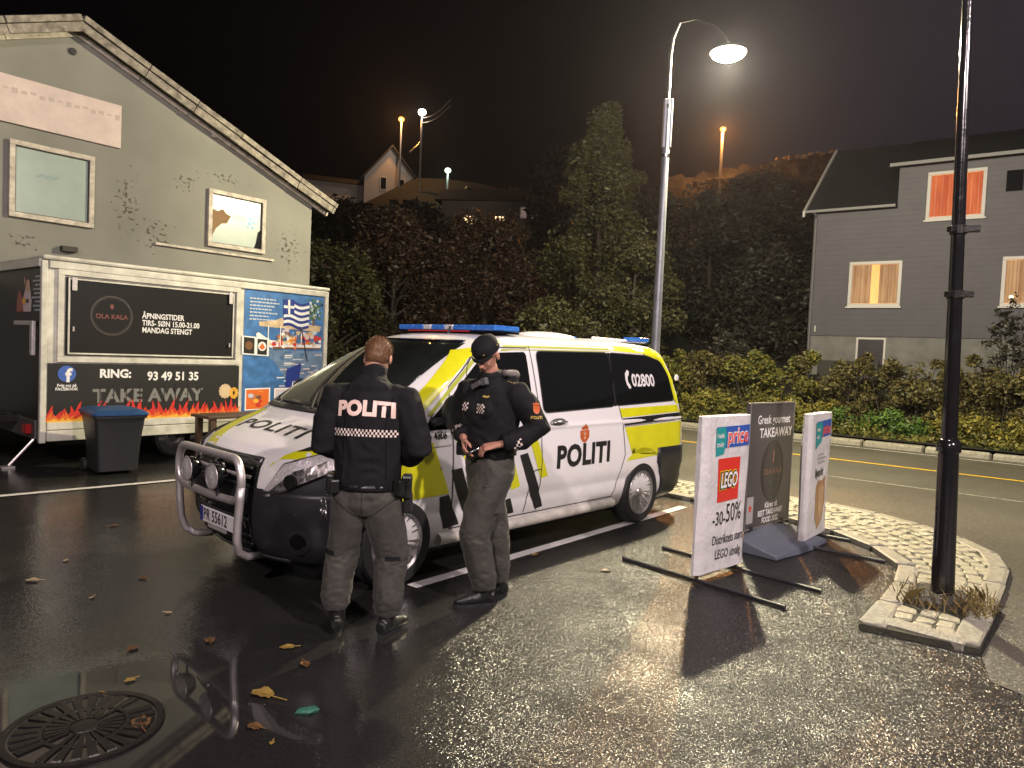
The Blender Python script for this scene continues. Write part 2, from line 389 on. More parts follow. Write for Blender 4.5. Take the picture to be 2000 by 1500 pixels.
OUT = smoothp([Vector(p) for p in [(1.0, 11.2), (2.42, 9.82), (3.56, 9.05), (4.2, 8.5), (4.5, 7.84), (4.68, 7.2), (4.6, 6.4), (4.27, 5.93), (3.59, 5.07), (2.94, 4.28)]])
isl = struct(bpy.data.objects.new('paved_island', None)); COL.objects.link(isl)
NI = 60
li, lo = plen(IN), plen(OUT); isl.scale = (1, 1, .52)
ri = [poly_at(IN, li * k / NI)[0] for k in range(NI + 1)]; rt_ = [poly_at(OUT, lo * k / NI)[0] for k in range(NI + 1)]
q = MB()
q.add([(*p, .0) for p in ri] + [(*p, .0) for p in rt_] + [(*p, .075) for p in ri] + [(*p, .075) for p in rt_],
      [(2 * (NI + 1) + i, 2 * (NI + 1) + i + 1, 3 * (NI + 1) + i + 1, 3 * (NI + 1) + i) for i in range(NI)] +
      [(i, i + 1, 2 * (NI + 1) + i + 1, 2 * (NI + 1) + i) for i in range(NI)] + [(NI + 1 + i + 1, NI + 1 + i, 3 * (NI + 1) + i, 3 * (NI + 1) + i + 1) for i in range(NI)] +
      [(NI, 2 * NI + 1, 4 * NI + 3, 3 * NI + 2)])
q.build('island_bed', K['joint'], isl)
kmeshes = [stone_mesh('kerb_stone', .72, .15, .13, 40 + i, K['granite'], .007) for i in range(3)]
def kerbs(P, side, L=.74):
    n = int(plen(P) / L); 
    for i in range(n):
        a, _ = poly_at(P, i * plen(P) / n + .01); b, _ = poly_at(P, (i + 1) * plen(P) / n - .012); t = b - a
        nrm = Vector((-t.y, t.x)).normalized() * .075 * side; c = (a + b) / 2 + nrm
        inst('kerb_stone', random.choice(kmeshes), (c.x, c.y, .048), atan2(t.y, t.x), isl, (t.length / .735, 1, 1), .008)
kerbs(IN, 1, .55); kerbs(OUT, -1, .55)
kerbs([IN[-1] + Vector((.12, .02)), OUT[-1] + Vector((-.06, .02))], 1, .4)
smesh = [stone_mesh('sett', .125, .112, .10, i, K['sett'], .008) for i in range(8)]
spots = []
for row in range(12):
    w0 = .15 + row * .128
    s_ = 0.0
    while True:
        u = s_ / ((li + lo) / 2)
        if u > .985: break
        a, t1 = poly_at(IN, li * u); b, t2 = poly_at(OUT, lo * u); wd = (b - a).length
        if w0 + .07 < wd - .15:
            d = (b - a).normalized(); p = a + d * (w0 + .06); t = (t1 + t2).normalized()
            spots.append((p, atan2(t.y, t.x)))
            s_ += .145 * ((li + lo) / 2) / (li * (1 - w0 / wd) + lo * w0 / wd) * random.uniform(.96, 1.08)
        else: s_ += .1
spots = [s for s in spots if (s[0] - Vector((3.22, 5.05))).length > .3]
spots.sort(key=lambda s: s[0].length)
for p, a in spots[:299]:
    inst('sett', random.choice(smesh), (p.x + random.uniform(-.006, .006), p.y + random.uniform(-.006, .006), .055 + random.uniform(-.007, .007)), a + random.uniform(-.06, .06), isl, (random.uniform(.93, 1.06), random.uniform(.93, 1.05), 1), .04)
rest = MB()
for p, a in spots[299:]:
    rest.box((p.x, p.y, .055 + random.uniform(-.006, .006)), (.125, .112, .10), a)
if rest.v: stuff(rest.build('setts_beyond', K['sett'], isl, bevel=.012))

# far kerb, long granite blocks
fk = struct(bpy.data.objects.new('far_kerb', None)); COL.objects.link(fk)
km = [stone_mesh('kerb_stone', 1.18, .30, .32, 60 + i, K['granite'], .012) for i in range(3)]
for i in range(34):
    m_ = -22 + i * 1.2
    inst('kerb_stone', random.choice(km), rp(17.4, m_, -.035), atan2(RM.y, RM.x), fk, (1, 1, 1), .006)

# hillside
K['soil'] = mat('hillside_soil', (.012, .012, .008), .9, var=.5, vscale=1.2, bump=.6, bscale=6, bdist=.2)
def hz(n, m=0): 
    d = max(0.0, n - 18.8)
    cap_ = 38.0 if m > -48 else min(50.0, 38.0 + (-48 - m) * .8)
    if d > cap_: d = cap_ + (d - cap_) * .05
    return .16 + .19 * d + .0061 * d * d + (noise.noise(Vector((n * .06, m * .06, 0))) * min(1.6, d * .06))
t_ = MB(); NN = [17.5, 18, 18.8, 20, 22, 24, 26, 29, 32, 36, 40, 45, 50, 56, 62, 68, 74, 80, 88, 96]; MM = list(range(-110, 91, 5))
t_.add([rp(n, m, hz(n, m) if n < 90 else hz(n, m) - (n - 88) * .4) for n in NN for m in MM], [(i * len(MM) + j, (i + 1) * len(MM) + j, (i + 1) * len(MM) + j + 1, i * len(MM) + j + 1) for i in range(len(NN) - 1) for j in range(len(MM) - 1)])
o = t_.build('hillside', K['soil'], smooth=True); struct(o)
if o.data.polygons[0].normal.z < 0: o.data.flip_normals()

# drain cover: a ring of raised ribs over dark slots
K['iron'] = mat('cast_iron', (.016, .014, .013), .34, metal=.4, var=.4, vscale=25, bump=.3, bscale=90)
dr = thing('drain_cover', 'round cast iron drain cover with radial slots in the puddle', 'drain cover', (-1.80, 3.03, 0), .3)
q = MB(); q.lathe([(.0, .006), (.30, .006)], 48, caps=False); q.build('backing', K['gloss_black'], dr)
q = MB(); q.lathe([(.285, .006), (.287, .012), (.315, .012), (.317, .002)], 48, caps=False); q.lathe([(.0, .0122), (.055, .0122), (.06, .006)], 24, caps=False); q.build('rim', K['iron'], dr, smooth='auto')
for k in range(26):
    a = 2 * pi * k / 26
    q = MB()
    for r0, r1, w in ((.065, .155, .012), (.175, .275, .030)):
        w2 = w * r1 / r0 * .8; A = Vector((cos(a), sin(a), 0)); B = Vector((-sin(a), cos(a), 0))
        p = [A * r0 - B * w / 2, A * r1 - B * w2 / 2, A * r1 + B * w2 / 2, A * r0 + B * w / 2]
        q.loft([[v + Vector((0, 0, .006)) for v in p], [v * .985 + Vector((0, 0, .0125)) for v in p]])
    q.build('rib', K['iron'], dr) if k not in (3, 17) else None
q = MB(); q.lathe([(.155, .007), (.157, .0124), (.173, .0124), (.175, .007)], 40, caps=False); q.build('inner_ring', K['iron'], dr, smooth='auto')

# fallen leaves
K['leaf_y'] = mat('yellow_leaf', (.26, .17, .04), .45, var=.3, vscale=40)
K['leaf_b'] = mat('brown_leaf', (.13, .065, .025), .45, var=.35, vscale=40)
K['leaf_p'] = mat('pale_leaf', (.36, .29, .16), .4, var=.2, vscale=40)
K['green_rag'] = mat('green_rag', (.03, .13, .085), .6, var=.4, vscale=60, bump=.5, bscale=60)
def leaf(name, label, loc, size, m, rot, stem=.5, curl=.25):
    q = MB(); out = []; n = 18
    rnd = random.Random(int(loc[0] * 977 + loc[1] * 131))
    for k in range(n):
        a = 2 * pi * k / n; r = size * (.5 + .16 * abs(sin(a * 2.5)) + .1 * rnd.random()); x = r * cos(a) * 1.15; y = r * sin(a) * .8
        out.append((x, y, .006 + curl * size * (abs(y) / size) ** 1.5 + rnd.random() * .1 * size))
    inner = [(x * .5, y * .5, .008 + (z - .006) * .25) for x, y, z in out]
    q.add(out + inner + [(0, 0, .007)], [(k, (k + 1) % n, n + (k + 1) % n, n + k) for k in range(n)] + [(n + k, n + (k + 1) % n, 2 * n) for k in range(n)])
    if stem: q.tube([(0, 0, .012), (size * .7, 0, .014), (size * (.9 + stem), size * .15, .012)], .0022 if size < .07 else .0035, 5)
    o = q.build(name, m, smooth=False, loc=(loc[0], loc[1], 0), rotz=rot); o.data.materials[0] = m
    return tag(o, label, 'fallen leaf', 'autumn leaves on the wet asphalt')
LV = [((-3.25, 4.83), .06, 'leaf_p', 'pale curled leaf lying nearest the left edge of the photo'), ((-3.31, 5.29), .035, 'leaf_p', 'small pale leaf far left behind the curled one'),
 ((-3.53, 6.33), .05, 'leaf_b', 'brown leaf below the left end of the far parking line'), ((-2.57, 4.98), .045, 'leaf_b', 'dull brown leaf on dark asphalt left of the bull bar'),
 ((-2.68, 4.56), .025, 'leaf_p', 'tiny pale leaf in the middle of the dark asphalt left of the van'), ((-2.08, 4.36), .028, 'leaf_p', 'tiny bright leaf between drain and bull bar'),
 ((-1.66, 3.98), .055, 'leaf_b', 'tan leaf just above the bull bar reflection'), ((-1.84, 3.47), .035, 'leaf_y', 'small yellow leaf upright above the drain cover'),
 ((-1.88, 3.32), .03, 'leaf_y', 'small yellow leaf at the upper rim of the drain cover'), ((-2.02, 3.83), .045, 'leaf_b', 'brown leaf some way above the drain cover'),
 ((-1.2, 3.93), .055, 'leaf_y', 'yellow-brown leaf below the left boot of the officer seen from behind'), ((-1.04, 3.73), .05, 'leaf_b', 'torn brown leaf between green rag and the boots'),
 ((-1.15, 3.39), .085, 'leaf_y', 'largest yellow leaf with a long pale stem beside the reflection'), ((-1.08, 3.09), .05, 'leaf_b', 'orange leaf under the long-stemmed leaf'),
 ((-.96, 2.97), .02, 'leaf_y', 'tiny yellow leaf lowest in the photo'), ((.82, 5.64), .05, 'leaf_b', 'orange-brown leaf alone between van and advertising signs'),
 ((-1.58, 3.08), .075, 'leaf_b', 'broad brown leaf lying on the drain cover'), ((.26, 6.0), .05, 'leaf_y', 'yellow leaf on the asphalt beside the van shadow'), ((-.95, 5.45), .04, 'leaf_b', 'small leaf beside the parking line under the van')]
for i, (p, s_, m_, lb) in enumerate(LV): leaf('fallen_leaf', lb, p, s_, K[m_], i * 1.9 if i != 12 else -.5, .9 if i == 12 else .4)
q = MB(); q.ell((0, 0, .008), (.055, .035, .014), 14, 8)
o = q.build('crumpled_rag', K['green_rag'], smooth=True, loc=(-.89, 3.25, 0), rotz=.3)
for v in o.data.vertices: v.co += Vector((noise.noise(v.co * 60), noise.noise(v.co * 60 + Vector((5, 5, 5))), 0)) * .018
tag(o, 'small crumpled green rag lying on the wet asphalt', 'rag')

# ------------------------------------------------------------ grey-green workshop building on the left
def plaster():
    m = bpy.data.materials.new('old_plaster'); m.use_nodes = True; t = m.node_tree; b = t.nodes['Principled BSDF']; L = t.links.new
    N = t.nodes.new; c = N('ShaderNodeTexCoord')
    n1 = N('ShaderNodeTexNoise'); n1.inputs['Scale'].default_value = .9; n1.inputs['Detail'].default_value = 6; L(c.outputs['Object'], n1.inputs['Vector'])
    r = N('ShaderNodeValToRGB'); r.color_ramp.elements[0].color = (.145, .145, .125, 1); r.color_ramp.elements[1].color = (.20, .20, .175, 1); r.color_ramp.elements[0].position = .3; r.color_ramp.elements[1].position = .7
    L(n1.outputs[0], r.inputs[0])
    # flaked patches
    n2 = N('ShaderNodeTexNoise'); n2.inputs['Scale'].default_value = 13; n2.inputs['Detail'].default_value = 4; n2.inputs['Roughness'].default_value = .6
    mp = N('ShaderNodeMapping'); mp.inputs['Scale'].default_value = (1, 1, 1.3); L(c.outputs['Object'], mp.inputs[0]); L(mp.outputs[0], n2.inputs['Vector'])
    def blob(x, z, rx, rz):
        v = N('ShaderNodeVectorMath'); v.operation = 'SUBTRACT'; v.inputs[1].default_value = (x, 0, z); L(c.outputs['Object'], v.inputs[0])
        w = N('ShaderNodeVectorMath'); w.operation = 'MULTIPLY'; w.inputs[1].default_value = (1 / rx, 0, 1 / rz); L(v.outputs[0], w.inputs[0])
        l = N('ShaderNodeVectorMath'); l.operation = 'LENGTH'; L(w.outputs[0], l.inputs[0])
        q = N('ShaderNodeMapRange'); q.inputs['From Min'].default_value = .2; q.inputs['From Max'].default_value = 1.2; q.inputs['To Min'].default_value = .20; q.inputs['To Max'].default_value = 0; L(l.outputs['Value'], q.inputs['Value']); return q.outputs[0]
    acc = None
    for bl in ((2.0, 3.95, .45, .85), (2.45, 3.5, .5, .55), (5.1, 3.6, .5, .8), (3.7, 4.75, .9, .18), (.5, 3.1, .5, .2), (3.0, 4.5, .5, .3)):
        o_ = blob(*bl)
        if acc is None: acc = o_
        else:
            a = N('ShaderNodeMath'); a.operation = 'MAXIMUM'; L(acc, a.inputs[0]); L(o_, a.inputs[1]); acc = a.outputs[0]
    ad = N('ShaderNodeMath'); ad.operation = 'ADD'; L(n2.outputs[0], ad.inputs[0]); L(acc, ad.inputs[1])
    q = N('ShaderNodeMapRange'); q.inputs['From Min'].default_value = .752; q.inputs['From Max'].default_value = .775; L(ad.outputs[0], q.inputs['Value'])
    mx = N('ShaderNodeMix'); mx.data_type = 'RGBA'; L(q.outputs[0], mx.inputs[0]); L(r.outputs[0], mx.inputs[6]); mx.inputs[7].default_value = (.07, .062, .048, 1)
    L(mx.outputs[2], b.inputs['Base Color']); b.inputs['Roughness'].default_value = .8
    sb = N('ShaderNodeMath'); sb.operation = 'MULTIPLY'; sb.inputs[1].default_value = -1; L(q.outputs[0], sb.inputs[0])
    a2 = N('ShaderNodeMath'); a2.operation = 'MULTIPLY_ADD'; a2.inputs[1].default_value = .4; L(n1.outputs[0], a2.inputs[0]); L(sb.outputs[0], a2.inputs[2])
    bu = N('ShaderNodeBump'); bu.inputs['Strength'].default_value = .7; bu.inputs['Distance'].default_value = .02; L(a2.outputs[0], bu.inputs['Height']); L(bu.outputs[0], b.inputs['Normal'])
    return m
K['plaster'] = plaster()
K['old_wood'] = mat('weathered_white_wood', (.30, .27, .22), .8, col2=(.07, .06, .05), vscale=7, bump=.5, bscale=30)
K['white_wood'] = mat('white_wood_trim', (.42, .38, .32), .7, var=.35, vscale=9, bump=.3, bscale=40)
K['roof_dark'] = mat('dark_roof', (.02, .02, .022), .7, var=.4, vscale=5)
K['sign_board'] = mat('faded_sign_board', (.46, .38, .35), .6, var=.12, vscale=3, bump=.2, bscale=20)
K['film_pane'] = mat('film_covered_pane', (.27, .33, .30), .25, var=.07, vscale=3)
K['dark_wood'] = mat('dark_timber', (.02, .017, .014), .6)
K['blue_print'] = mat('blue_print', (.05, .22, .42), .4)
A50 = radians(50.5)
bd = thing('workshop_building', 'grey-green plastered gable building with flaking paint behind the food trailer', 'building', (-7.9, 10.55, 0), A50)
RX, RZ, EX, EZ = 1.18, 6.62, 5.62, 4.78
def prof(x): return RZ - (RZ - EZ) / (EX - RX) * abs(x - RX)
q = MB(); LX = RX - (EX - RX)
P = [(LX, 0), (EX, 0), (EX, EZ), (RX, RZ), (LX, EZ)]
q.loft([[(a, 0, b) for a, b in P], [(a, 11, b) for a, b in P]])
q.build('wall', K['plaster'], bd)
# roof slabs and bargeboards, planks with joints
for sgn in (1, -1):
    L_ = hypot(EX - RX + .42, (RZ - EZ) * (EX - RX + .42) / (EX - RX)); ang = atan2(RZ - EZ, EX - RX)
    def at(d, y, up): return (RX + sgn * (cos(ang) * d - -sin(ang) * up * 1.0), y, RZ - sin(ang) * d + cos(ang) * up) if sgn > 0 else (RX - (cos(ang) * d + sin(ang) * up), y, RZ - sin(ang) * d + cos(ang) * up)
    q = MB(); q.loft([[at(0, -.22, .03), at(L_, -.22, .03), at(L_, -.22, .10), at(0, -.22, .10)], [at(0, 11.2, .03), at(L_, 11.2, .03), at(L_, 11.2, .10), at(0, 11.2, .10)]])
    q.build('roof', K['roof_dark'], bd)
    d = 0.0; k = 0
    while d < L_ - .05:
        e = min(L_, d + random.choice([1.1, 1.4, .9])); j = random.uniform(-.012, .012)
        q = MB(); q.loft([[at(d + .006, -.27 + j, -.16 + j), at(e - .006, -.27 + j, -.16 - j), at(e - .006, -.27 + j, -.03), at(d + .006, -.27 + j, -.03)], [at(d + .006, -.235, -.16), at(e - .006, -.235, -.16), at(e - .006, -.235, -.03), at(d + .006, -.235, -.03)]])
        q.build('bargeboard', K['old_wood'], bd)
        q = MB(); q.loft([[at(d + .01, -.31 - j, -.02), at(e - .01, -.31 + j, -.02), at(e - .01, -.31 + j, .07), at(d + .01, -.31 - j, .07)], [at(d + .01, -.275, -.02), at(e - .01, -.275, -.02), at(e - .01, -.275, .07), at(d + .01, -.275, .07)]])
        q.build('roof_edge_board', K['old_wood'], bd)
        q = MB(); q.loft([[at(d + .006, -.06, -.19), at(e - .006, -.06, -.19), at(e - .006, -.06, -.11), at(d + .006, -.06, -.11)], [at(d + .006, -.003, -.19), at(e - .006, -.003, -.19), at(e - .006, -.003, -.11), at(d + .006, -.003, -.11)]])
        q.build('trim_board', K['white_wood'], bd)
        d = e
def frame(mb, x0, z0, x1, z1, w, y0, y1, mi=0):
    mb.b2((x0 - w, y0, z0 - w), (x1 + w, y1, z0), mi); mb.b2((x0 - w, y0, z1), (x1 + w, y1, z1 + w), mi)
    mb.b2((x0 - w, y0, z0), (x0, y1, z1), mi); mb.b2((x1, y0, z0), (x1 + w, y1, z1), mi)
w = None
for (x0, z0, x1, z1, kind) in ((.37, 3.52, 1.39, 4.52, 0), (3.46, 3.52, 4.47, 4.42, 1)):
    q = MB(); frame(q, x0, z0, x1, z1, .075, -.07, -.002); w = q.build('window', K['white_wood'], bd, bevel=.006)
    q = MB(); frame(q, x0 + .012, z0 + .012, x1 - .012, z1 - .012, .022, -.045, -.004); q.build('inner_frame', K['dark_wood'], w)
    q = MB(); xz(q, rect(x0 + .012, z0 + .012, x1 - .012, z1 - .012), -.02)
    if kind:
        q.m[-1] = 0
        X = lambda a: x0 + a * (x1 - x0); Z = lambda a: z0 + a * (z1 - z0)
        xz(q, [(X(.01), Z(.12)), (X(.09), Z(.3)), (X(.2), Z(.42)), (X(.3), Z(.44)), (X(.38), Z(.6)), (X(.28), Z(.64)), (X(.22), Z(.72)), (X(.12), Z(.66)), (X(.01), Z(.7))], -.0225, 1)
        xz(q, [(X(.99), Z(.02)), (X(.99), Z(.42)), (X(.93), Z(.36)), (X(.90), Z(.15)), (X(.86), Z(.02))], -.0225, 2)
        for cx, cz, r_ in ((.78, .62, .035), (.76, .52, .04), (.72, .44, .025), (.82, .44, .03), (.84, .56, .03)): xz(q, disc(X(cx), Z(cz), r_ * 1.1, r_, 10), -.0225, 3)
        for k in range(7): xz(q, rect(X(.42 + .04 * k), Z(.55 - .01 * (k % 3)), X(.445 + .04 * k), Z(.66 + .03 * (k % 2))), -.0225, 4)
    else:
        for k in range(6): xz(q, disc(x0 + .32 + .05 * k, z0 + .60 + .03 * (k % 2), .035, .02, 8), -.0225, 4)
    q.build('pane', [K['film_pane'], mat('brown_torn_card', (.16, .085, .03), .7), K['gloss_black'], K['blue_print'], mat('faint_print', (.17, .25, .26), .4)], w)
q = MB(); q.b2((2.45, -.06, 3.33), (4.75, -.002, 3.37)); q.build('ledge', K['white_wood'], bd)
q = MB(); q.b2((-2.6, -.05, 4.83), (1.86, -.003, 5.53)); q.build('sign_board', K['sign_board'], bd, bevel=.005)
K['stain'] = mat('faint_sign_stain', (.36, .30, .27), .6)
for k in range(34):
    q = MB(); q.b2((-2.2 + .12 * k, -.0535, 5.28 + .02 * (k % 3)), (-2.13 + .12 * k, -.051, 5.34 + .02 * (k % 2))); q.build('ghost_letter', K['stain'], bd)
q = MB(); q.lathe([(.055, 0), (.055, .03), (.04, .035)], 14, axis='y', c=(1.13, 0, 6.17)); q.build('vent', K['roof_dark'], bd)
q = MB(); q.b2((3.42, -.07, 5.43), (3.50, -.002, 5.52)); q.build('small_box', K['white_wood'], bd)
q = MB(); q.b2((1.0, -.12, 3.02), (1.22, -.002, 3.10)); q.build('bracket', K['dark_wood'], bd)
# far outbuilding corner seen past the eave: cable to the next house
q = MB(); pts = [Vector((EX + .3, 0, EZ - .1)).lerp(Vector((EX + 5, 12, 9.5)), k / 12) - Vector((0, 0, .8 * sin(pi * k / 12))) for k in range(13)]
q.tube(pts, .008, 5); q.build('cable', K['dark_wood'], bd)

# ------------------------------------------------------------ food trailer
tr = thing('food_trailer', 'white and black food trailer with opening hours and a Greek harbour picture', 'food trailer', (-5.9, 8.9, 0), A50)
K['cream'] = mat('trailer_white', (.50, .49, .42), .4, var=.22, vscale=5, rvar=.1)
K['panel_black'] = mat('panel_black', (.010, .010, .010), .3)
K['print_black'] = mat('print_black', (.016, .016, .015), .4)
def prm(n, c): K[n] = mat(n, c, .42); return K[n]
for n, c in dict(p_white=(.7, .7, .68), p_grey=(.17, .17, .16), p_fbblue=(.045, .11, .38), p_sky=(.045, .15, .36), p_sea=(.035, .12, .28), p_navy=(.012, .03, .20), p_cream=(.55, .42, .26), p_skin=(.55, .33, .22), p_red=(.5, .03, .02), p_orange=(.62, .13, .02), p_yellow=(.7, .38, .05), p_brown=(.16, .07, .03), p_green=(.06, .14, .05), p_pale=(.45, .50, .55), p_teal=(.02, .14, .15), p_ring=(.045, .038, .034), p_dpink=(.30, .09, .07), p_rope=(.3, .2, .1), p_sea2=(.12, .19, .30), p_darkred=(.16, .05, .04), p_lilac=(.55, .45, .45)).items(): prm(n, c)
TL, TD, TZ0, TZ1 = 4.22, 2.1, .32, 2.66
q = MB(); q.b2((.0, 0, TZ0 + .02), (TL, TD, TZ1 - .03)); q.build('body', K['cream'], tr, bevel=.02)
q = MB(); q.b2((-.03, -.05, TZ1 - .03), (TL + .03, TD + .03, TZ1 + .03)); q.build('roof', K['cream'], tr, bevel=.03)
q = MB(); q.b2((.05, -.035, TZ1 - .13), (TL - .02, -.003, TZ1 - .035)); q.build('rain_gutter', K['cream'], tr, bevel=.012)
q = MB(); q.b2((-.035, -.03, TZ0), (.035, .035, TZ1 - .04)); q.build('corner_post', K['cream'], tr, bevel=.01); q = MB(); q.b2((TL - .06, -.03, TZ0), (TL + .012, .03, TZ1 - .04)); q.build('corner_post', K['cream'], tr, bevel=.01)
q = MB(); frame(q, .22, 1.42, 2.56, 2.46, .07, -.028, -.003); q.build('hatch_surround', K['cream'], tr, bevel=.005)
h_ = MB(); h_.b2((.24, -.020, 1.44), (2.54, -.004, 2.44)); h_ = h_.build('hatch', K['panel_black'], tr)
q = MB(); frame(q, .285, 1.475, 2.50, 2.41, .022, -.034, -.0215); q.build('hatch_frame', K['cream'], h_, bevel=.003)
for x in (.33, 2.46):
    q = MB(); q.b2((x - .03, -.05, 2.27), (x + .03, -.036, 2.44)); q.build('hinge', K['alu'], h_, bevel=.008)
q = MB(); q.b2((.315, -.05, 1.75), (.335, -.036, 1.81)); q.b2((2.44, -.05, 1.62), (2.46, -.036, 1.68)); q.build('latch', K['alu'], h_)
q = MB()
for i, s in enumerate(('ÅPNINGSTIDER', 'TIRS- SØN 15.00-21.00', 'MANDAG STENGT')): put_text(q, s, (1.18, -.0225, 1.975 - i * .098), (1, 0, 0), (0, 0, 1), size=.105, bold=.0022, sx=.80)
q.build('hours_lettering', K['p_white'], h_)
q = MB(); ringp(q, .79, 1.98, .245, .265, -.0225); ringp(q, .79, 1.98, .232, .238, -.0225); q.build('logo_ring', K['p_ring'], h_)
q = MB(); put_text(q, 'OLA KALA', (.79, -.0225, 1.94), (1, 0, 0), (0, 0, 1), size=.085, bold=.002, align='CENTER'); xz(q, disc(.79, 2.10, .022, .035, 12), -.0225); q.build('logo_lettering', K['p_darkred'], h_)
# lower print
q = MB(); q.b2((.05, -.006, .62), (2.64, -.002, 1.335)); lp = q.build('lower_panel', K['print_black'], tr)
q = MB(); xz(q, disc(.27, 1.20, .105, .105), -.0085, 0); put_text(q, 'f', (.285, -.011, 1.10), (1, 0, 0), (0, 0, 1), 1, size=.24, bold=.008, align='CENTER'); put_text(q, 'Følg oss på\nFACEBOOK', (.27, -.009, 1.035), (1, 0, 0), (0, 0, 1), 1, size=.05, bold=.0015, align='CENTER')
q.build('social_badge', [K['p_fbblue'], K['p_white']], tr)
q = MB(); put_text(q, 'RING:', (.655, -.009, 1.155), (1, 0, 0), (0, 0, 1), size=.155, bold=.006, sx=1.0); q.build('phone_lettering', K['p_white'], tr); q = MB(); put_text(q, '93 49 51 35', (1.27, -.009, 1.12), (1, 0, 0), (0, 0, 1), size=.165, bold=.005, sx=.92); q.build('phone_lettering', K['p_white'], tr)
q = MB(); put_text(q, 'TAKE AWAY', (.58, -.009, .825), (1, 0, 0), (0, 0, 1), size=.245, bold=.009, sx=1.02, space=1.06); q.build('takeaway_lettering', K['p_grey'], tr)
q = MB()
for x in (.66, .83, .99, 1.17, 1.50, 1.66, 1.84, 2.03): q.b2((x, -.0115, .80), (x + .012, -.0095, 1.06))
q.build('stencil_gap', K['print_black'], tr)
q = MB(); rnd = random.Random(5)
for k in range(12):
    a = 2 * pi * k / 12; xz(q, disc(2.42 + .07 * cos(a), .95 + .08 * sin(a), .032, .032, 8), -.009)
xz(q, rect(2.36, .88, 2.49, 1.03), -.0092)
for k in range(9):
    a = 2 * pi * k / 9; xz(q, disc(2.56 + .045 * cos(a), .92 + .06 * sin(a), .03, .03, 8), -.011, 1)
q.build('sticker', [K['p_cream'], K['p_yellow']], tr)
fl = MB()
def flames(x0, x1, z0, hmax, mi, y, seed, n):
    rnd = random.Random(seed); 
    for k in range(n):
        x = x0 + (x1 - x0) * (k + .5) / n + rnd.uniform(-.02, .02); hgt = hmax * rnd.uniform(.45, 1.0); w_ = rnd.uniform(.035, .06) * 1.2; ln = rnd.uniform(-.03, .07)
        L1 = [(x - w_, z0), (x - w_ * .9, z0 + hgt * .3), (x - w_ * .35, z0 + hgt * .55), (x - w_ * .2 + ln * .4, z0 + hgt * .8), (x + ln, z0 + hgt)]
        R1 = [(x + w_ * .25 + ln * .4, z0 + hgt * .75), (x + w_ * .5, z0 + hgt * .5), (x + w_ * .95, z0 + hgt * .3), (x + w_, z0)]
        xz(fl, L1 + R1, y - k * .00012, mi)
flames(.06, 2.62, .60, .27, 0, -.0085, 3, 34); flames(.06, 2.62, .585, .15, 1, -.013, 8, 40); flames(.06, 2.62, .58, .07, 2, -.0185, 9, 40)
fl.build('flame_print', [K['p_red'], K['p_orange'], K['p_yellow']], tr)
q = MB(); q.b2((.05, -.024, .34), (TL - .07, -.003, .475)); q.b2((.05, -.024, .485), (TL - .07, -.003, .58)); q.build('skirt_rail', K['cream'], tr, bevel=.006)
# harbour picture
for n_ in ('p_sky', 'p_sea', 'p_sea2', 'p_cream'): K[n_] = mat(n_ + '_print', tuple(K[n_].node_tree.nodes['Principled BSDF'].inputs['Base Color'].default_value)[:3], .4, var=.35, vscale=6)
pc = MB(); X0, X1, ZT, ZB = 2.70, 4.15, 2.53, .60
def pr(pts, mi, lay): xz(pc, [(X0 + a * (X1 - X0), ZB + b * (ZT - ZB)) for a, b in pts], -.006 - lay * .0012, mi)
names = ['p_sky', 'p_sea', 'p_navy', 'p_cream', 'p_white', 'p_red', 'p_orange', 'p_yellow', 'p_brown', 'p_green', 'p_pale', 'p_teal', 'p_rope', 'p_sea2', 'print_black', 'p_skin', 'p_lilac']
I = {n: i for i, n in enumerate(names)}
pr([(0, 0), (1, 0), (1, 1), (0, 1)], I['p_sky'], 0)
pr([(0, 0), (1, 0), (1, .58), (.3, .60), (0, .55)], I['p_sea'], 1)
pr([(.35, .30), (1, .28), (1, .52), (.3, .52)], I['p_sea2'], 2)
pr([(0, .05), (.5, .05), (.5, .30), (.35, .44), (0, .46)], I['p_sky'], 3)
pr([(0, .0), (.55, 0), (.5, .27), (.02, .22)], I['p_sea'], 4)
pr([(.18, .71), (.95, .69), (.97, .74), (.55, .76), (.45, .79), (.35, .76), (.17, .745)], I['p_cream'], 4)
pr([(.14, .645), (.17, .66), (.3, .60), (.98, .58), (.97, .54), (.35, .53), (.17, .58)], I['p_white'], 4)
pr([(.35, .528), (.97, .538), (.97, .55), (.34, .545)], I['p_brown'], 5)
for k, (a, b, r_, c_) in enumerate([(.44, .62, .05, 'p_brown'), (.5, .64, .045, 'p_rope'), (.56, .60, .06, 'p_yellow'), (.62, .61, .05, 'p_orange'), (.45, .58, .035, 'p_red'), (.78, .62, .03, 'p_red'), (.83, .66, .05, 'p_cream'), (.9, .63, .04, 'p_red'), (.88, .68, .03, 'p_pale'), (.74, .66, .035, 'p_lilac'), (.36, .57, .03, 'p_red'), (.95, .61, .03, 'p_white'), (.52, .69, .03, 'p_lilac'), (.66, .67, .03, 'p_cream'), (.3, .57, .025, 'p_cream')]):
    pr([(a + r_ * cos(t) * (1 + .3 * sin(3 * t + k)), b + r_ * .62 * sin(t) * (1 + .2 * cos(5 * t + k))) for t in [2 * pi * j / 12 for j in range(12)]], I[c_], 5.5 + k * .12)
for x in (.28, .43, .7): pr([(x, .55), (x + .012, .55), (x + .012, .72), (x, .72)], I['p_white'], 8)
rnd = random.Random(11)
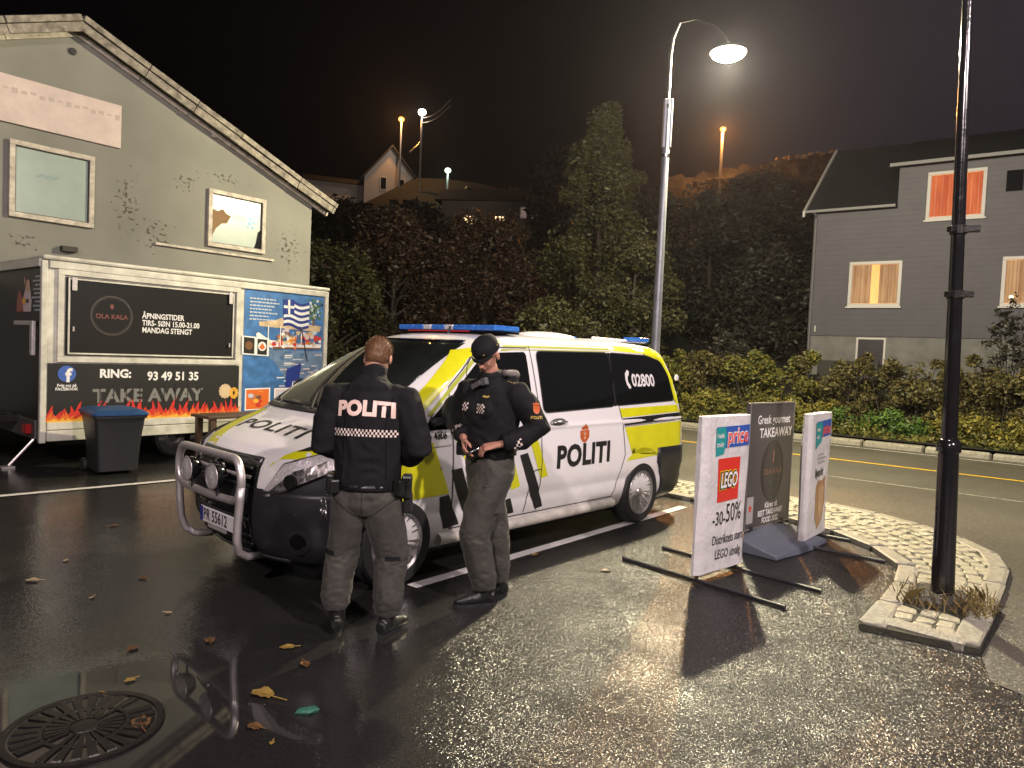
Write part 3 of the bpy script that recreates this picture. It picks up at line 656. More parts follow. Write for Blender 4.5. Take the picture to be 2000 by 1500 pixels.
for k in range(70):
    a, b = rnd.uniform(.36, .95), rnd.gauss(.61, .035); r_ = rnd.uniform(.008, .03); pr([(a + r_ * cos(j * pi / 3 + k), b + r_ * .6 * sin(j * pi / 3 + k)) for j in range(6)], I[rnd.choice(['p_cream', 'p_red', 'p_brown', 'p_white', 'p_pale', 'p_rope', 'p_lilac', 'p_sea', 'p_orange'])], 7.2 + k * .01)
for k in range(60):
    a, b = rnd.uniform(.38, .95), rnd.uniform(.2, .5); w_ = rnd.uniform(.03, .1); pr([(a, b), (a + w_, b + .004), (a + w_, b + .012), (a, b + .01)], I[rnd.choice(['p_pale', 'p_sea', 'p_white', 'p_sea2', 'p_lilac'])], 3 + k * .03)
for k in range(90):
    a, b = rnd.gauss(.87, .055), rnd.gauss(.88, .05); r_ = rnd.uniform(.008, .02); pr([(a + r_ * cos(j * pi / 3), b + r_ * .8 * sin(j * pi / 3)) for j in range(6)], I[rnd.choice(['p_green', 'p_green', 'p_pale', 'print_black'])], 4 + k * .02)
pr([(.85, .74), (.875, .74), (.88, .84), (.86, .84)], I['p_brown'], 4)
# flag
def wv(a): return .012 * sin(a * 22)
for i in range(9):
    z1 = .94 - i * .0245; sl = -.012
    c_ = 'p_navy' if i % 2 == 0 else 'p_white'; nseg = 14; a0, a1 = .47, .80
    A_ = [(a0 + (a1 - a0) * j / nseg, z1 + wv((a1 - a0) * j / nseg) + sl * j / nseg) for j in range(nseg + 1)]
    for j in range(nseg): pr([A_[j], A_[j + 1], (A_[j + 1][0], A_[j + 1][1] - .0247), (A_[j][0], A_[j][1] - .0247)], I[c_], 8)
pr([(.465, .945), (.60, .95), (.605, .825), (.47, .82)], I['p_navy'], 8.8)
pr([(.52, .945), (.545, .945), (.55, .825), (.525, .825)], I['p_white'], 9.4); pr([(.467, .896), (.602, .896), (.602, .874), (.467, .874)], I['p_white'], 9.4)
pr([(.69, .72), (.705, .72), (.80, .43), (.79, .43)], I['print_black'], 9.4)
pr([(.50, .05), (.64, .05), (.72, .40), (.70, .41), (.53, .36)], I['p_navy'], 6); pr([(.60, .2), (.612, .2), (.62, .26), (.61, .26)], I['p_white'], 6.6); pr([(.625, .2), (.637, .2), (.645, .26), (.635, .26)], I['p_white'], 6.6)
for k in range(7):
    a = .06; b = .925 - k * .028
    for j in range(9):
        w_ = rnd.uniform(.02, .05)
        if a + w_ > (.40, .42, .38, .32, .42, .32, .36)[k]: break
        pr([(a, b), (a + w_, b), (a + w_, b + .011), (a, b + .011)], I['p_pale'], 5); a += w_ + .008
pr([(-.02, .475), (.30, .465), (.30, .615), (-.02, .625)], I['p_white'], 7)
pr([(0, .485), (.125, .48), (.125, .61), (0, .615)], I['print_black'], 7.6); pr([(.16, .478), (.275, .475), (.275, .60), (.16, .605)], I['print_black'], 7.6)
pr([(.062 + .045 * cos(t), .548 + .035 * sin(t)) for t in [2 * pi * j / 14 for j in range(14)]], I['p_brown'], 8.2)
pr([(.217 + .05 * cos(t), .545 + .038 * sin(t)) for t in [2 * pi * j / 14 for j in range(14)]], I['p_white'], 8.2); pr([(.18, .535), (.217, .575), (.252, .535), (.217, .515)], I['p_orange'], 8.9)
for a0 in (.03, .38):
    pr([(a0, .02), (a0 + .30, .03), (a0 + .30, .205), (a0, .20)], I['p_white'], 7); pr([(a0 + .015, .03), (a0 + .285, .035), (a0 + .285, .195), (a0 + .015, .19)], I['p_orange' if a0 < .1 else 'p_lilac'], 7.6)
    for k in range(16):
        a, b = a0 + rnd.uniform(.04, .24), rnd.uniform(.05, .17); r_ = rnd.uniform(.015, .04); pr([(a + r_ * cos(j * pi / 4), b + r_ * .5 * sin(j * pi / 4)) for j in range(8)], I[rnd.choice(['p_orange', 'p_brown', 'p_red', 'p_pale', 'p_rope', 'p_yellow'])], 8.2 + k * .08)
pc.build('harbour_picture', [K[n] for n in names], tr)
# end wall (towards the left edge of the photo)
def ex(mb, pts, x, mi=0): mb.add([(x, a, b) for a, b in pts], [tuple(range(len(pts)))[::-1]], mi)
q = MB(); ex(q, rect(.05, .36, 2.05, 2.56), -.004, 0)
# print: dancing figure in pale robe, lines of text
ex(q, [(.45, 1.98), (.75, 1.98), (.78, 2.12), (.72, 2.22), (.66, 2.3), (.6, 2.36), (.5, 2.3), (.43, 2.12)], -.006, 1)
ex(q, [(.78, 1.98), (1.02, 1.98), (1.0, 2.16), (.92, 2.28), (.82, 2.2), (.76, 2.1)], -.0072, 2)
ex(q, [(.5, 2.25), (.62, 2.24), (.72, 2.36), (.7, 2.45), (.66, 2.38), (.55, 2.4), (.5, 2.36)], -.0084, 3)
ex(q, disc(.72, 2.12, .07, .05, 10), -.0096, 4); ex(q, disc(.66, 2.36, .03, .05, 10), -.0096, 5); ex(q, disc(.58, 2.12, .05, .03, 10), -.0096, 6)
rnd = random.Random(2)
for k in range(9):
    a = .12
    while a < .30 + .07 * (k % 2):
        w_ = rnd.uniform(.03, .07); ex(q, rect(a, 1.99 + k * .053, a + w_, 2.012 + k * .053), -.0066, 7); a += w_ + .012
q.build('end_wall_print', [K['print_black'], K['p_lilac'], K['p_dpink'], K['p_skin'], K['p_yellow'], K['p_brown'], K['print_black'], K['p_pale']], tr)
q = MB(); q.b2((-.06, .22, 1.80), (-.03, .95, 1.86)); q.b2((-.08, .16, 1.42), (-.03, .25, 1.86)); q.build('door_handle', K['alu'], tr, bevel=.012)
q = MB(); q.b2((-.05, .02, TZ1 - .12), (-.005, TD, TZ1 - .02)); q.build('end_trim', K['cream'], tr, bevel=.01)
# running gear
wh = MB(); wh.lathe([(.19, .0), (.27, -.005), (.305, .02), (.31, .1), (.305, .16), (.27, .19), (.19, .19)], 36, axis='y', c=(1.72, .20, .31), caps=False); wh = wh.build('wheel', K['tyre'], tr, smooth='auto')
q = MB(); q.lathe([(.0, .03), (.05, .03), (.06, .01), (.12, -.01), (.15, .012), (.185, .0), (.195, .015)], 32, axis='y', c=(1.72, .19, .31), caps=False); q.build('hub_cap', mat('dull_hub', (.20, .19, .18), .35, metal=.7, var=.3, vscale=14), wh, smooth='auto')
q = MB(); q.b2((.3, .3, .24), (4.0, 1.8, .34)); q.tube([(1.72, .3, .31), (1.72, 1.8, .31)], .04, 10); q.build('chassis', K['dark_wood'], tr)
q = MB(); q.b2((-.75, .75, .52), (.05, .85, .62)); q.b2((-.75, 1.2, .52), (.05, 1.3, .62)); q.build('drawbar', K['iron'], tr, bevel=.01)
q = MB(); q.b2((-.11, .22, .42), (-.045, .40, .54)); q.build('tail_light', K['red_lens'], tr, bevel=.012)
q = MB(); q.b2((-.05, .1, .36), (-.01, 1.9, .60)); q.build('bumper_beam', mat('dull_grey_steel', (.09, .085, .08), .5, metal=.4), tr, bevel=.01)
q = MB(); q.tube([(-.02, .2, .36), (-.28, .25, .03)], .018, 8); q.box((-.3, .25, .012), (.14, .14, .02)); q.build('support_leg', K['alu'], tr)
bx = thing('storage_box', 'dark box standing at the end wall of the food trailer', 'box', (-6.55, 8.6, 0), A50)
q = MB(); q.b2((-.6, .0, .45), (.0, 1.2, .95)); q.build('box_body', K['black_plastic'], bx, bevel=.03)
q = MB(); q.b2((-.62, -.02, .95), (.02, 1.22, 1.0)); q.build('lid', K['black_plastic'], bx, bevel=.02)
q = MB()
for x in (-.5, -.1):
    for y in (.1, 1.1): q.b2((x - .04, y - .04, 0), (x + .04, y + .04, .45))
q.build('stand', K['dark_wood'], bx)

# wheelie bin with blue lid
K['bin_plastic'] = mat('dark_bin_plastic', (.014, .014, .016), .45, bump=.1, bscale=100)
K['bin_blue'] = mat('blue_bin_lid', (.010, .05, .15), .4, var=.25, vscale=8)
bn = thing('wheelie_bin', 'black wheelie bin with a blue lid in front of the food trailer', 'wheelie bin', (-5.0, 8.9, 0), radians(44)); bn.scale = (1, 1, .80)
def rrect(cx, cy, w, d, z, r=.04, n=4):
    out = []
    for sx_, sy_, a0 in ((1, 1, 0), (-1, 1, pi / 2), (-1, -1, pi), (1, -1, 3 * pi / 2)):
        for k in range(n + 1): a = a0 + pi / 2 * k / n; out.append((cx + sx_ * (w / 2 - r) + r * cos(a), cy + sy_ * (d / 2 - r) + r * sin(a), z))
    return out
q = MB(); q.loft([rrect(0, 0, .46, .50, .06), rrect(0, 0, .50, .56, .5), rrect(0, 0, .56, .68, .88), rrect(0, 0, .60, .72, .885), rrect(0, 0, .60, .72, .93)]); q.build('bin_body', K['bin_plastic'], bn, smooth='auto')
q = MB(); q.loft([rrect(0, -.0, .62, .76, .932), rrect(0, 0, .62, .76, .96), rrect(0, .02, .54, .64, 1.0), rrect(0, .02, .40, .5, 1.02)]); q.build('lid', K['bin_blue'], bn, smooth='auto')
q = MB(); q.tube([(-.24, .38, .95), (.24, .38, .95)], .018, 8); q.build('handle', K['bin_plastic'], bn)
for x in (-.26, .26):
    q = MB(); q.lathe([(.0, -.02), (.1, -.02), (.1, .02), (0, .02)], 18, c=(0, 0, 0)); q.v = [(v[2] + x, v[0] + .28, v[1] + .10) for v in q.v]; q.build('wheel', K['tyre'], bn)
# brown wooden barbecue table / crate stack by the wheel
K['brown_wood'] = mat('wet_brown_wood', (.055, .028, .014), .5, var=.35, vscale=14, bump=.4, bscale=60)
ct = thing('wooden_table', 'dark brown wooden bench table standing against the trailer beside its wheel', 'table', (-4.35, 9.95, 0), A50)
q = MB()
for k in range(5):
    p = MB(); p.b2((-.05, -.30 + k * .105, .62), (1.5, -.205 + k * .105, .66)); p.build('plank', K['brown_wood'], ct, bevel=.006)
for x in (.0, 1.4):
    p = MB(); p.b2((x, -.28, .0), (x + .08, -.2, .62)); p.build('leg', K['brown_wood'], ct); p = MB(); p.b2((x, .1, .0), (x + .08, .18, .62)); p.build('leg', K['brown_wood'], ct)
p = MB(); p.b2((.08, -.26, .3), (1.4, -.23, .42)); p.build('stretcher', K['brown_wood'], ct)

# ------------------------------------------------------------ the three pavement signs
K['banner'] = mat('white_banner_fabric', (.60, .58, .575), .5, var=.13, vscale=5, bump=.6, bscale=7, bdist=.035)
K['grey_board'] = mat('dark_grey_board', (.062, .055, .055), .45, var=.08, vscale=6)
K['base_grey'] = mat('blue_grey_plastic_base', (.10, .11, .14), .45, bump=.1, bscale=80)
for n, c in dict(s_teal=(.02, .27, .27), s_blue=(.03, .09, .38), s_red=(.62, .03, .02), s_redw=(.75, .10, .07), s_yellow=(.75, .55, .02), s_black=(.012, .012, .012), s_white=(.75, .73, .72), s_bread=(.36, .20, .09), s_bread2=(.50, .32, .17), s_ring=(.022, .020, .018), s_bronze=(.20, .10, .07), s_green=(.05, .07, .04), s_lgrey=(.35, .34, .33)).items(): prm(n, c)
def banner_sign(name, label, A, B, top, zb, cat='advertising sign', legs=((-.42, -.42), (.42, .42))):
    A, B = Vector(A), Vector(B); t = B - A; wd = t.length
    o = thing(name, label, cat, (A.x, A.y, 0), atan2(t.y, t.x))
    n = 14; rg = []
    def side(y, k):
        return [(wd * i / n, y + .008 * sin(i * .9 + k) * (1 if 0 < i < n else 0), 0) for i in range(n + 1)]
    q = MB(); nz = 16
    for sy, k in ((-.045, 0), (.045, 2)):
        vs = []; 
        for j in range(nz + 1):
            z = zb + (top - zb) * j / nz
            for i in range(n + 1):
                u = i / n; e = min(u, 1 - u) * wd
                zz = z + (.012 * sin(u * 7 + k) if 0 < j < nz else (.02 * (u - .5) * 0))
                y = sy * min(1, .35 + e / .04) + .006 * sin(6 * u + z * 5) * (1 if sy < 0 else -1)
                vs.append((wd * u, y, zz))
        fs = [(j * (n + 1) + i, j * (n + 1) + i + 1, (j + 1) * (n + 1) + i + 1, (j + 1) * (n + 1) + i) for j in range(nz) for i in range(n)]
        if sy > 0: fs = [f[::-1] for f in fs]
        q.add(vs, fs)
    N = (n + 1) * (nz + 1)
    q.f += [(j * (n + 1), N + j * (n + 1), N + (j + 1) * (n + 1), (j + 1) * (n + 1))[::-1] for j in range(nz)] + [(j * (n + 1) + n, (j + 1) * (n + 1) + n, N + (j + 1) * (n + 1) + n, N + j * (n + 1) + n)[::-1] for j in range(nz)]
    q.f += [(nz * (n + 1) + i, nz * (n + 1) + i + 1, N + nz * (n + 1) + i + 1, N + nz * (n + 1) + i) for i in range(n)]
    q.m = [0] * len(q.f)
    b = q.build('banner', K['banner'], o, smooth='auto', angle=50)
    return o, b, wd
sg, sb, wd = banner_sign('pavement_sign', 'white fabric sign with red toy brick logo and minus 30-50 percent offer', (1.45, 5.40), (2.05, 5.96), 1.30, .07)
bv = bvh_of(sb)
def onb(name, polys, mis, mats, par, bvh, texts=(), off=.002, step=.05):
    M_ = par.matrix_basis
    return decal(name, polys, bvh, lambda a, b: (a, -.5, b), (0, 1, 0), mats, par, off=off, step=step, mis=mis, texts=texts)
sb.parent = sg
top = 1.30
onb('shop_header', [[(.20, 1.06), (.20, 1.215), (.80, 1.225), (.80, 1.055), (.38, 1.045)]], [0], [K['s_blue']], sg, bv, off=.003)
onb('shop_header_panel', [[(.19, .985), (.19, 1.21), (.34, 1.215), (.375, 1.15), (.36, 1.06), (.33, 1.0)]], [0], [K['s_teal']], sg, bv, texts=(), off=.005)
onb('header_lettering', [], None, [K['s_white'], K['s_redw']], sg, bv, texts=[T("'r butikk", .195, 1.13, size=.052, bold=.001, mi=0, sx=.75), T("t.mulig", .20, 1.06, size=.055, bold=.001, mi=0, sx=.8)], off=.0075)
onb('price_lettering_edge', [], None, [K['s_white'], K['s_redw']], sg, bv, texts=[T('price', .385, 1.085, size=.175, bold=.009, sx=.95)], off=.0055)
onb('price_lettering', [], None, [K['s_redw']], sg, bv, texts=[T('price', .385, 1.085, size=.175, bold=.002, sx=.95)], off=.008)
onb('brick_logo_square', [rect(.245, .62, .625, .965)], [0], [K['s_red']], sg, bv, off=.003)
for k, (bo, m_) in enumerate(((.021, 's_yellow'), (.014, 's_black'), (.004, 's_white'))):
    onb('brick_logo_lettering', [], None, [K[m_]], sg, bv, texts=[T('LEGO', .275, .735, size=.165, bold=bo, shear=.18, sx=.72, space=1.0)], off=.006 + .0035 * k)
for tt in [T('-30-', .19, .44, size=.155, bold=.001, sx=.85), T('50%', .41, .45, size=.21, bold=.001, sx=.82), T('Distriktets største', .21, .285, size=.105, sx=.78, bold=.0008), T('LEGO utvalg', .27, .165, size=.105, sx=.80, bold=.0008)]: onb('offer_lettering', [], None, [K['s_black']], sg, bv, texts=[tt], off=.004)
def sled_legs(o, wd, off=.3, col='black_plastic', L=.72):
    for x in (.08, wd - .08):
        q = MB(); q.tube([(x, -L, .018), (x, L, .018)], .016, 8); q.tube([(x, 0, .018), (x, 0, .12)], .014, 8); q.build('leg', K[col], o)
    q = MB(); q.b2((.05, -.02, .05), (wd - .05, .02, .075)); q.build('cross_bar', K['brown_wood'], o)
sled_legs(sg, wd)
sg.scale = (.88, 1, 1)
sg3, sb3, wd3 = banner_sign('pavement_sign', 'narrow white fabric sign with bread picture, rightmost of the three signs', (2.77, 6.62), (3.23, 7.20), 1.27, .07)
bv3 = bvh_of(sb3); sb3.parent = sg3
onb('shop_header', [[(.20, 1.02), (.20, 1.19), (.70, 1.21), (.70, 1.05)]], [0], [K['s_blue']], sg3, bv3, off=.003)
onb('shop_header_panel', [[(.17, .93), (.17, 1.18), (.36, 1.19), (.40, 1.12), (.38, .99)]], [0], [K['s_teal']], sg3, bv3, off=.005)
onb('header_lettering', [], None, [K['s_redw'], K['s_white']], sg3, bv3, texts=[T('price', .40, 1.07, size=.14, bold=.004, sx=.8), T("'r butikk", .185, 1.10, size=.05, bold=.001, mi=1, sx=.75), T("t.mulig", .19, 1.03, size=.05, bold=.001, mi=1, sx=.8)], off=.0075)
onb('bread_lettering', [rect(.28, .78, .55, .80), rect(.27, .82, .58, .84), rect(.30, .86, .5, .875)], [1, 1, 1], [K['s_black'], K['s_lgrey']], sg3, bv3, texts=[T('Byens br', .20, .66, size=.11, bold=.003, sx=.8)], off=.004)
onb('bread_picture', [[(.25, .56), (.33, .62), (.48, .60), (.60, .64), (.62, .40), (.52, .22), (.38, .13), (.28, .26)]], [0], [K['s_bread']], sg3, bv3, off=.003)
onb('bread_highlight', [[(.33, .54), (.50, .57), (.56, .52), (.52, .34), (.42, .22), (.36, .34)]], [0], [K['s_bread2']], sg3, bv3, off=.005)
sled_legs(sg3, wd3)
# middle board on a moulded base
A, B = Vector((2.18, 6.50)), Vector((2.83, 7.12)); t = B - A; wdm = t.length
sm_ = thing('pavement_sign', 'dark grey takeaway board on a moulded blue-grey base between the two white signs', 'advertising sign', (A.x, A.y, 0), atan2(t.y, t.x))
q = MB(); q.b2((0, -.02, .17), (wdm, .02, 1.36)); q.build('board', K['grey_board'], sm_, bevel=.004)
q = MB(); frame(q, .012, .182, wdm - .012, 1.348, .014, -.026, -.0205); q.build('board_frame', mat('worn_grey_edge', (.16, .15, .14), .5), sm_)
q = MB(); put_text(q, 'Gresk gourmet', (.15, -.023, 1.16), (1, 0, 0), (0, 0, 1), 0, size=.115, bold=.002, sx=.92); put_text(q, 'TAKEAWAY', (.20, -.023, 1.03), (1, 0, 0), (0, 0, 1), 0, size=.125, bold=.003, sx=.98)
q.build('board_lettering', K['s_white'], sm_); q = MB(); put_text(q, 'Kåret til', (.38, -.023, .345), (1, 0, 0), (0, 0, 1), 0, size=.075, bold=.0015); put_text(q, 'BEST TAKEAWAY\nFOOD 2022', (.50, -.023, .275), (1, 0, 0), (0, 0, 1), 0, size=.075, bold=.002, align='CENTER', sx=.85)
q.build('board_lettering', K['s_white'], sm_)
q = MB(); ringp(q, .50, .70, .205, .225, -.0225, 0, k=1.3); ringp(q, .50, .70, .19, .196, -.0225, 0, k=1.3); q.build('logo_ring', K['s_ring'], sm_)
q = MB(); xz(q, [(.50 + .19 * cos(2 * pi * k / 40), .70 + 1.3 * .19 * sin(2 * pi * k / 40)) for k in range(40)], -.0222); q.build('logo_field', mat('logo_field', (.035, .030, .030), .45), sm_)
q = MB(); put_text(q, 'OLA KALA', (.50, -.0245, .67), (1, 0, 0), (0, 0, 1), 0, size=.078, bold=.002, align='CENTER'); xz(q, rect(.485, .78, .515, .90), -.0245); xz(q, rect(.40, .60, .60, .607), -.0245, 1); put_text(q, 'TAKEAWAY', (.50, -.0245, .55), (1, 0, 0), (0, 0, 1), 1, size=.04, align='CENTER'); q.build('logo_lettering', [K['s_bronze'], K['s_green']], sm_)
q = MB(); xz(q, rect(.03, .23, .155, .48), -.0225, 0); xz(q, [(.095 + (.035 if k % 2 == 0 else .015) * cos(pi / 2 + k * pi / 5), .37 + (.045 if k % 2 == 0 else .02) * sin(pi / 2 + k * pi / 5)) for k in range(10)], -.024, 1); q.build('award_label', [K['s_lgrey'], K['s_red']], sm_)
q = MB(); rg = []
for i in range(9):
    u = i / 8; x = -.10 + u * (wdm + .15); hh = .13 * (sin(pi * (.12 + .76 * u)) ** .6)
    rg.append([(x, -.42 + .02 * cos(u * 6), .002), (x, -.40, .03 + hh * .15), (x, -.25, .03 + hh * .55), (x, -.08, .04 + hh), (x, .08, .04 + hh), (x, .25, .03 + hh * .55), (x, .40, .03 + hh * .15), (x, .42, .002)])
q.loft(rg); q.build('base', K['base_grey'], sm_, smooth='auto', angle=50, bevel=.01)
q = MB(); q.b2((.1, -.03, .13), (.16, .03, .2)); q.b2((wdm - .16, -.03, .13), (wdm - .1, .03, .2)); q.build('spring', K['black_plastic'], sm_)

# ------------------------------------------------------------ black lamp pole on the island
K['pole_black'] = mat('wet_black_paint', (.010, .009, .010), .16, coat=.5, bump=.15, bscale=30, rvar=.08)
K['lamp_glow'] = mat('lamp_glow', (.9, .9, .8), .3, emit=(1, .86, .5), estr=60)
K['lamp_glow_w'] = mat('lamp_glow_white', (.9, .9, .8), .3, emit=(1, .87, .9), estr=25)
pl = thing('lamp_pole', 'black lamp pole with thick sleeve standing on the cobbled island', 'lamp post', (3.215, 5.12, 0), 0)
q = MB(); q.lathe([(.078, .0), (.075, .3), (.067, 1.14), (.080, 1.15), (.082, 1.20), (.064, 1.235), (.057, 1.24)], 28, caps=False); q.build('sleeve', K['pole_black'], pl, smooth='auto')
q = MB(); q.lathe([(.054, 1.2), (.044, 2.6), (.037, 4.0), (.031, 5.7)], 24); q.build('pole', K['pole_black'], pl, smooth='auto')
q = MB(); q.tube([(0, 0, 5.6), (-.05, -.03, 5.85), (-.16, -.08, 5.9), (-.26, -.12, 5.8)], .025, 10); q.lathe([(.05, 5.80), (.10, 5.74), (.24, 5.60), (.25, 5.57)], 24, c=(-.24, -.12, 0)); q.build('lamp_head', K['pole_black'], pl, smooth='auto')
q = MB(); q.lathe([(.24, 5.57), (.15, 5.53), (.0, 5.51)], 24, c=(-.24, -.12, 0), caps=False); q.build('diffuser', K['lamp_glow_w'], pl, smooth=True)
for z, m_ in ((2.74, 1), (2.28, .8)):
    q = MB(); q.lathe([(.056, z - .03), (.058, z + .03)], 20); q.box((.05 * m_, -.05, z), (.13 * m_, .05, .045), rot=-.5); q.box((-.06, -.03, z), (.06, .04, .04), rot=.3); q.build('clamp', K['iron'], pl, bevel=.004)
bs = thing('pole_footing', 'dark square footing round the foot of the black lamp pole', 'footing', (3.19, 5.12, 0), .9)
q = MB(); q.loft([rrect(0, 0, .42, .42, .02, .05), rrect(0, 0, .40, .38, .08, .07), rrect(.01, 0, .33, .31, .115, .08)]); q.build('block', mat('dirty_concrete', (.035, .032, .026), .8, var=.5, vscale=14, bump=1, bscale=30, bdist=.03), bs, smooth='auto')

pl.rotation_euler = (0, -.028, 0)
# ------------------------------------------------------------ lit street lamp behind the van
K['galv'] = mat('galvanised_steel', (.22, .23, .26), .42, metal=.5, var=.15, vscale=6)
LX_, LY_ = 2.42, 12.0
sl_dz = -.10
sl = thing('street_lamp', 'tall grey street lamp with glowing yellow-white head behind the police van', 'street lamp', (LX_ - .03, LY_, -.10), 0)
q = MB(); q.lathe([(.09, 0), (.085, .8), (.066, 4.2), (.055, 6.1), (.04, 6.15)], 24); q.build('pole', K['galv'], sl, smooth='auto')
q = MB(); q.lathe([(.026, 6.0), (.024, 6.9)], 14); q.tube([(0, 0, 6.85), (.03, 0, 7.15), (.13, 0, 7.40), ], [.023, .020, .014], 12); q.build('arm', mat('lit_arm_steel', (.4, .39, .36), .3, metal=.8), sl, smooth='auto')  # paler steel paints in the lamplit stretch of the arm
q = MB(); q.tube([(.13, 0, 7.40), (.38, 0, 7.47), (.72, 0, 7.38), (.90, 0, 7.22), (.95, 0, 7.10)], .008, 10); q.build('arm_bow', K['roof_dark'], sl, smooth=True)  # same arm, coloured dark and thin to stand in for its unlit stretch
q = MB(); q.b2((-.07, -.05, 5.35), (.075, .05, 6.15)); q.build('control_box', K['galv'], sl, bevel=.01)
q = MB(); q.lathe([(.068, 5.2), (.068, 5.25)], 18); q.lathe([(.062, 6.0), (.062, 6.06)], 18); q.build('band', K['steel'], sl)
q = MB(); q.lathe([(.03, 7.12), (.07, 7.08), (.20, 7.03), (.285, 6.965), (.29, 6.95)], 32, c=(.95, 0, 0), caps=False); q.build('lamp_head', K['galv'], sl, smooth=True)
q = MB(); q.lathe([(.285, 6.955), (.26, 6.91), (.17, 6.86), (.0, 6.84)], 32, c=(.95, 0, 0), caps=False); gl = q.build('diffuser', K['lamp_glow'], sl, smooth=True)
gl.visible_shadow = True

# ------------------------------------------------------------ grey house on the right
def cladding():
    m = mat('grey_cladding', (.098, .095, .115), .65, var=.08, vscale=2); t = m.node_tree; b = t.nodes['Principled BSDF']
    c = t.nodes.new('ShaderNodeTexCoord'); w = t.nodes.new('ShaderNodeTexWave'); w.bands_direction = 'Z'; w.wave_profile = 'SAW'; w.inputs['Scale'].default_value = 1.9; w.inputs['Distortion'].default_value = .05
    u = t.nodes.new('ShaderNodeBump'); u.inputs['Strength'].default_value = .8; u.inputs['Distance'].default_value = .03
    t.links.new(c.outputs['Object'], w.inputs['Vector']); t.links.new(w.outputs['Fac'], u.inputs['Height']); t.links.new(u.outputs[0], b.inputs['Normal']); return m
K['clad'] = cladding()
K['found'] = mat('foundation_plaster', (.17, .17, .165), .8, var=.25, vscale=2.2)
K['win_white'] = mat('window_white', (.52, .50, .49), .5)
def curtain(name, c1, c2, st, dark):
    m = bpy.data.materials.new(name); m.use_nodes = True; t = m.node_tree; b = t.nodes['Principled BSDF']; b.inputs['Base Color'].default_value = (*[x * .5 for x in c1], 1)
    c = t.nodes.new('ShaderNodeTexCoord'); n = t.nodes.new('ShaderNodeTexNoise'); n.inputs['Scale'].default_value = 2.5; n.inputs['Detail'].default_value = 5
    mp = t.nodes.new('ShaderNodeMapping'); mp.inputs['Scale'].default_value = (1.5, 1.5, .35); t.links.new(c.outputs['Object'], mp.inputs[0]); t.links.new(mp.outputs[0], n.inputs['Vector'])
    r = t.nodes.new('ShaderNodeValToRGB'); r.color_ramp.elements[0].color = (*c1, 1); r.color_ramp.elements[1].color = (*c2, 1); r.color_ramp.elements[0].position = .35; r.color_ramp.elements[1].position = .65
    t.links.new(n.outputs[0], r.inputs[0]); t.links.new(r.outputs[0], b.inputs['Emission Color']); b.inputs['Emission Strength'].default_value = st; return m
K['cur_red'] = curtain('backlit_red_curtain', (.42, .07, .02), (.70, .17, .045), .62, 0)
K['cur_tan'] = curtain('backlit_tan_curtain', (.30, .15, .065), (.60, .33, .14), .55, 0)
K['room_glow'] = curtain('lit_room', (.95, .38, .08), (1.0, .55, .16), .8, 0)
hs = thing('grey_house', 'grey clad two-storey house with lit curtained windows on the right', 'house', (10.3, 24.0, 0), atan2(-.59, .81))
X_0, X_S, X_1 = -.40, 2.08, 7.6
q = MB(); P = [(X_0, 2.78), (X_1, 2.78), (X_1, 8.15), (X_S, 8.15), (X_S, 6.9), (X_0, 6.9)]
q.b2((X_0, 0, 2.78), (X_1, 7.5, 6.9)); q.build('wall', K['clad'], hs)
q = MB(); q.b2((X_S, .001, 6.9), (X_1, 5, 8.12)); q.build('dormer_wall', K['clad'], hs)
q = MB(); q.b2((X_0 + .04, .05, .6), (X_1 - .04, 7.4, 2.777)); q.build('foundation', K['found'], hs)
# roof: main slope, ridge parallel to the facade
q = MB(); q.loft([[(X_0 - .25, -.35, 6.82), (X_0 - .25, 3.7, 9.9), (X_0 - .25, 7.85, 6.82), (X_0 - .25, 3.7, 10.02), ][:0] or [(X_0 - .25, -.35, 6.86), (X_0 - .25, 3.7, 9.9), (X_0 - .25, 7.85, 6.86)], [(X_S, -.35, 6.86), (X_S, 3.7, 9.9), (X_S, 7.85, 6.86)]])
q.v = [v for v in q.v]; q.build('roof', K['roof_dark'], hs)
q = MB(); q.loft([[(X_S - .2, -.4, 8.1), (X_S - .2, -.4, 8.2), (X_S - .2, 3.9, 9.98), (X_S - .2, 3.9, 9.8)], [(X_1 + .3, -.4, 8.1), (X_1 + .3, -.4, 8.2), (X_1 + .3, 3.9, 9.98), (X_1 + .3, 3.9, 9.8)]]); q.build('dormer_roof', K['roof_dark'], hs)
q = MB(); q.loft([[(X_0 - .29, -.40, 6.72), (X_0 - .29, 3.7, 9.84), (X_0 - .29, 3.7, 10.0), (X_0 - .29, -.40, 6.92)], [(X_0 - .22, -.40, 6.72), (X_0 - .22, 3.7, 9.84), (X_0 - .22, 3.7, 10.0), (X_0 - .22, -.40, 6.92)]]); q.build('bargeboard', K['win_white'], hs)
q = MB(); q.b2((X_0 - .2, -.43, 6.84), (X_S, -.36, 6.92)); q.b2((X_S - .22, -.46, 8.08), (X_1 + .3, -.41, 8.18)); q.build('gutter', mat('gutter_grey', (.2, .2, .21), .5), hs)
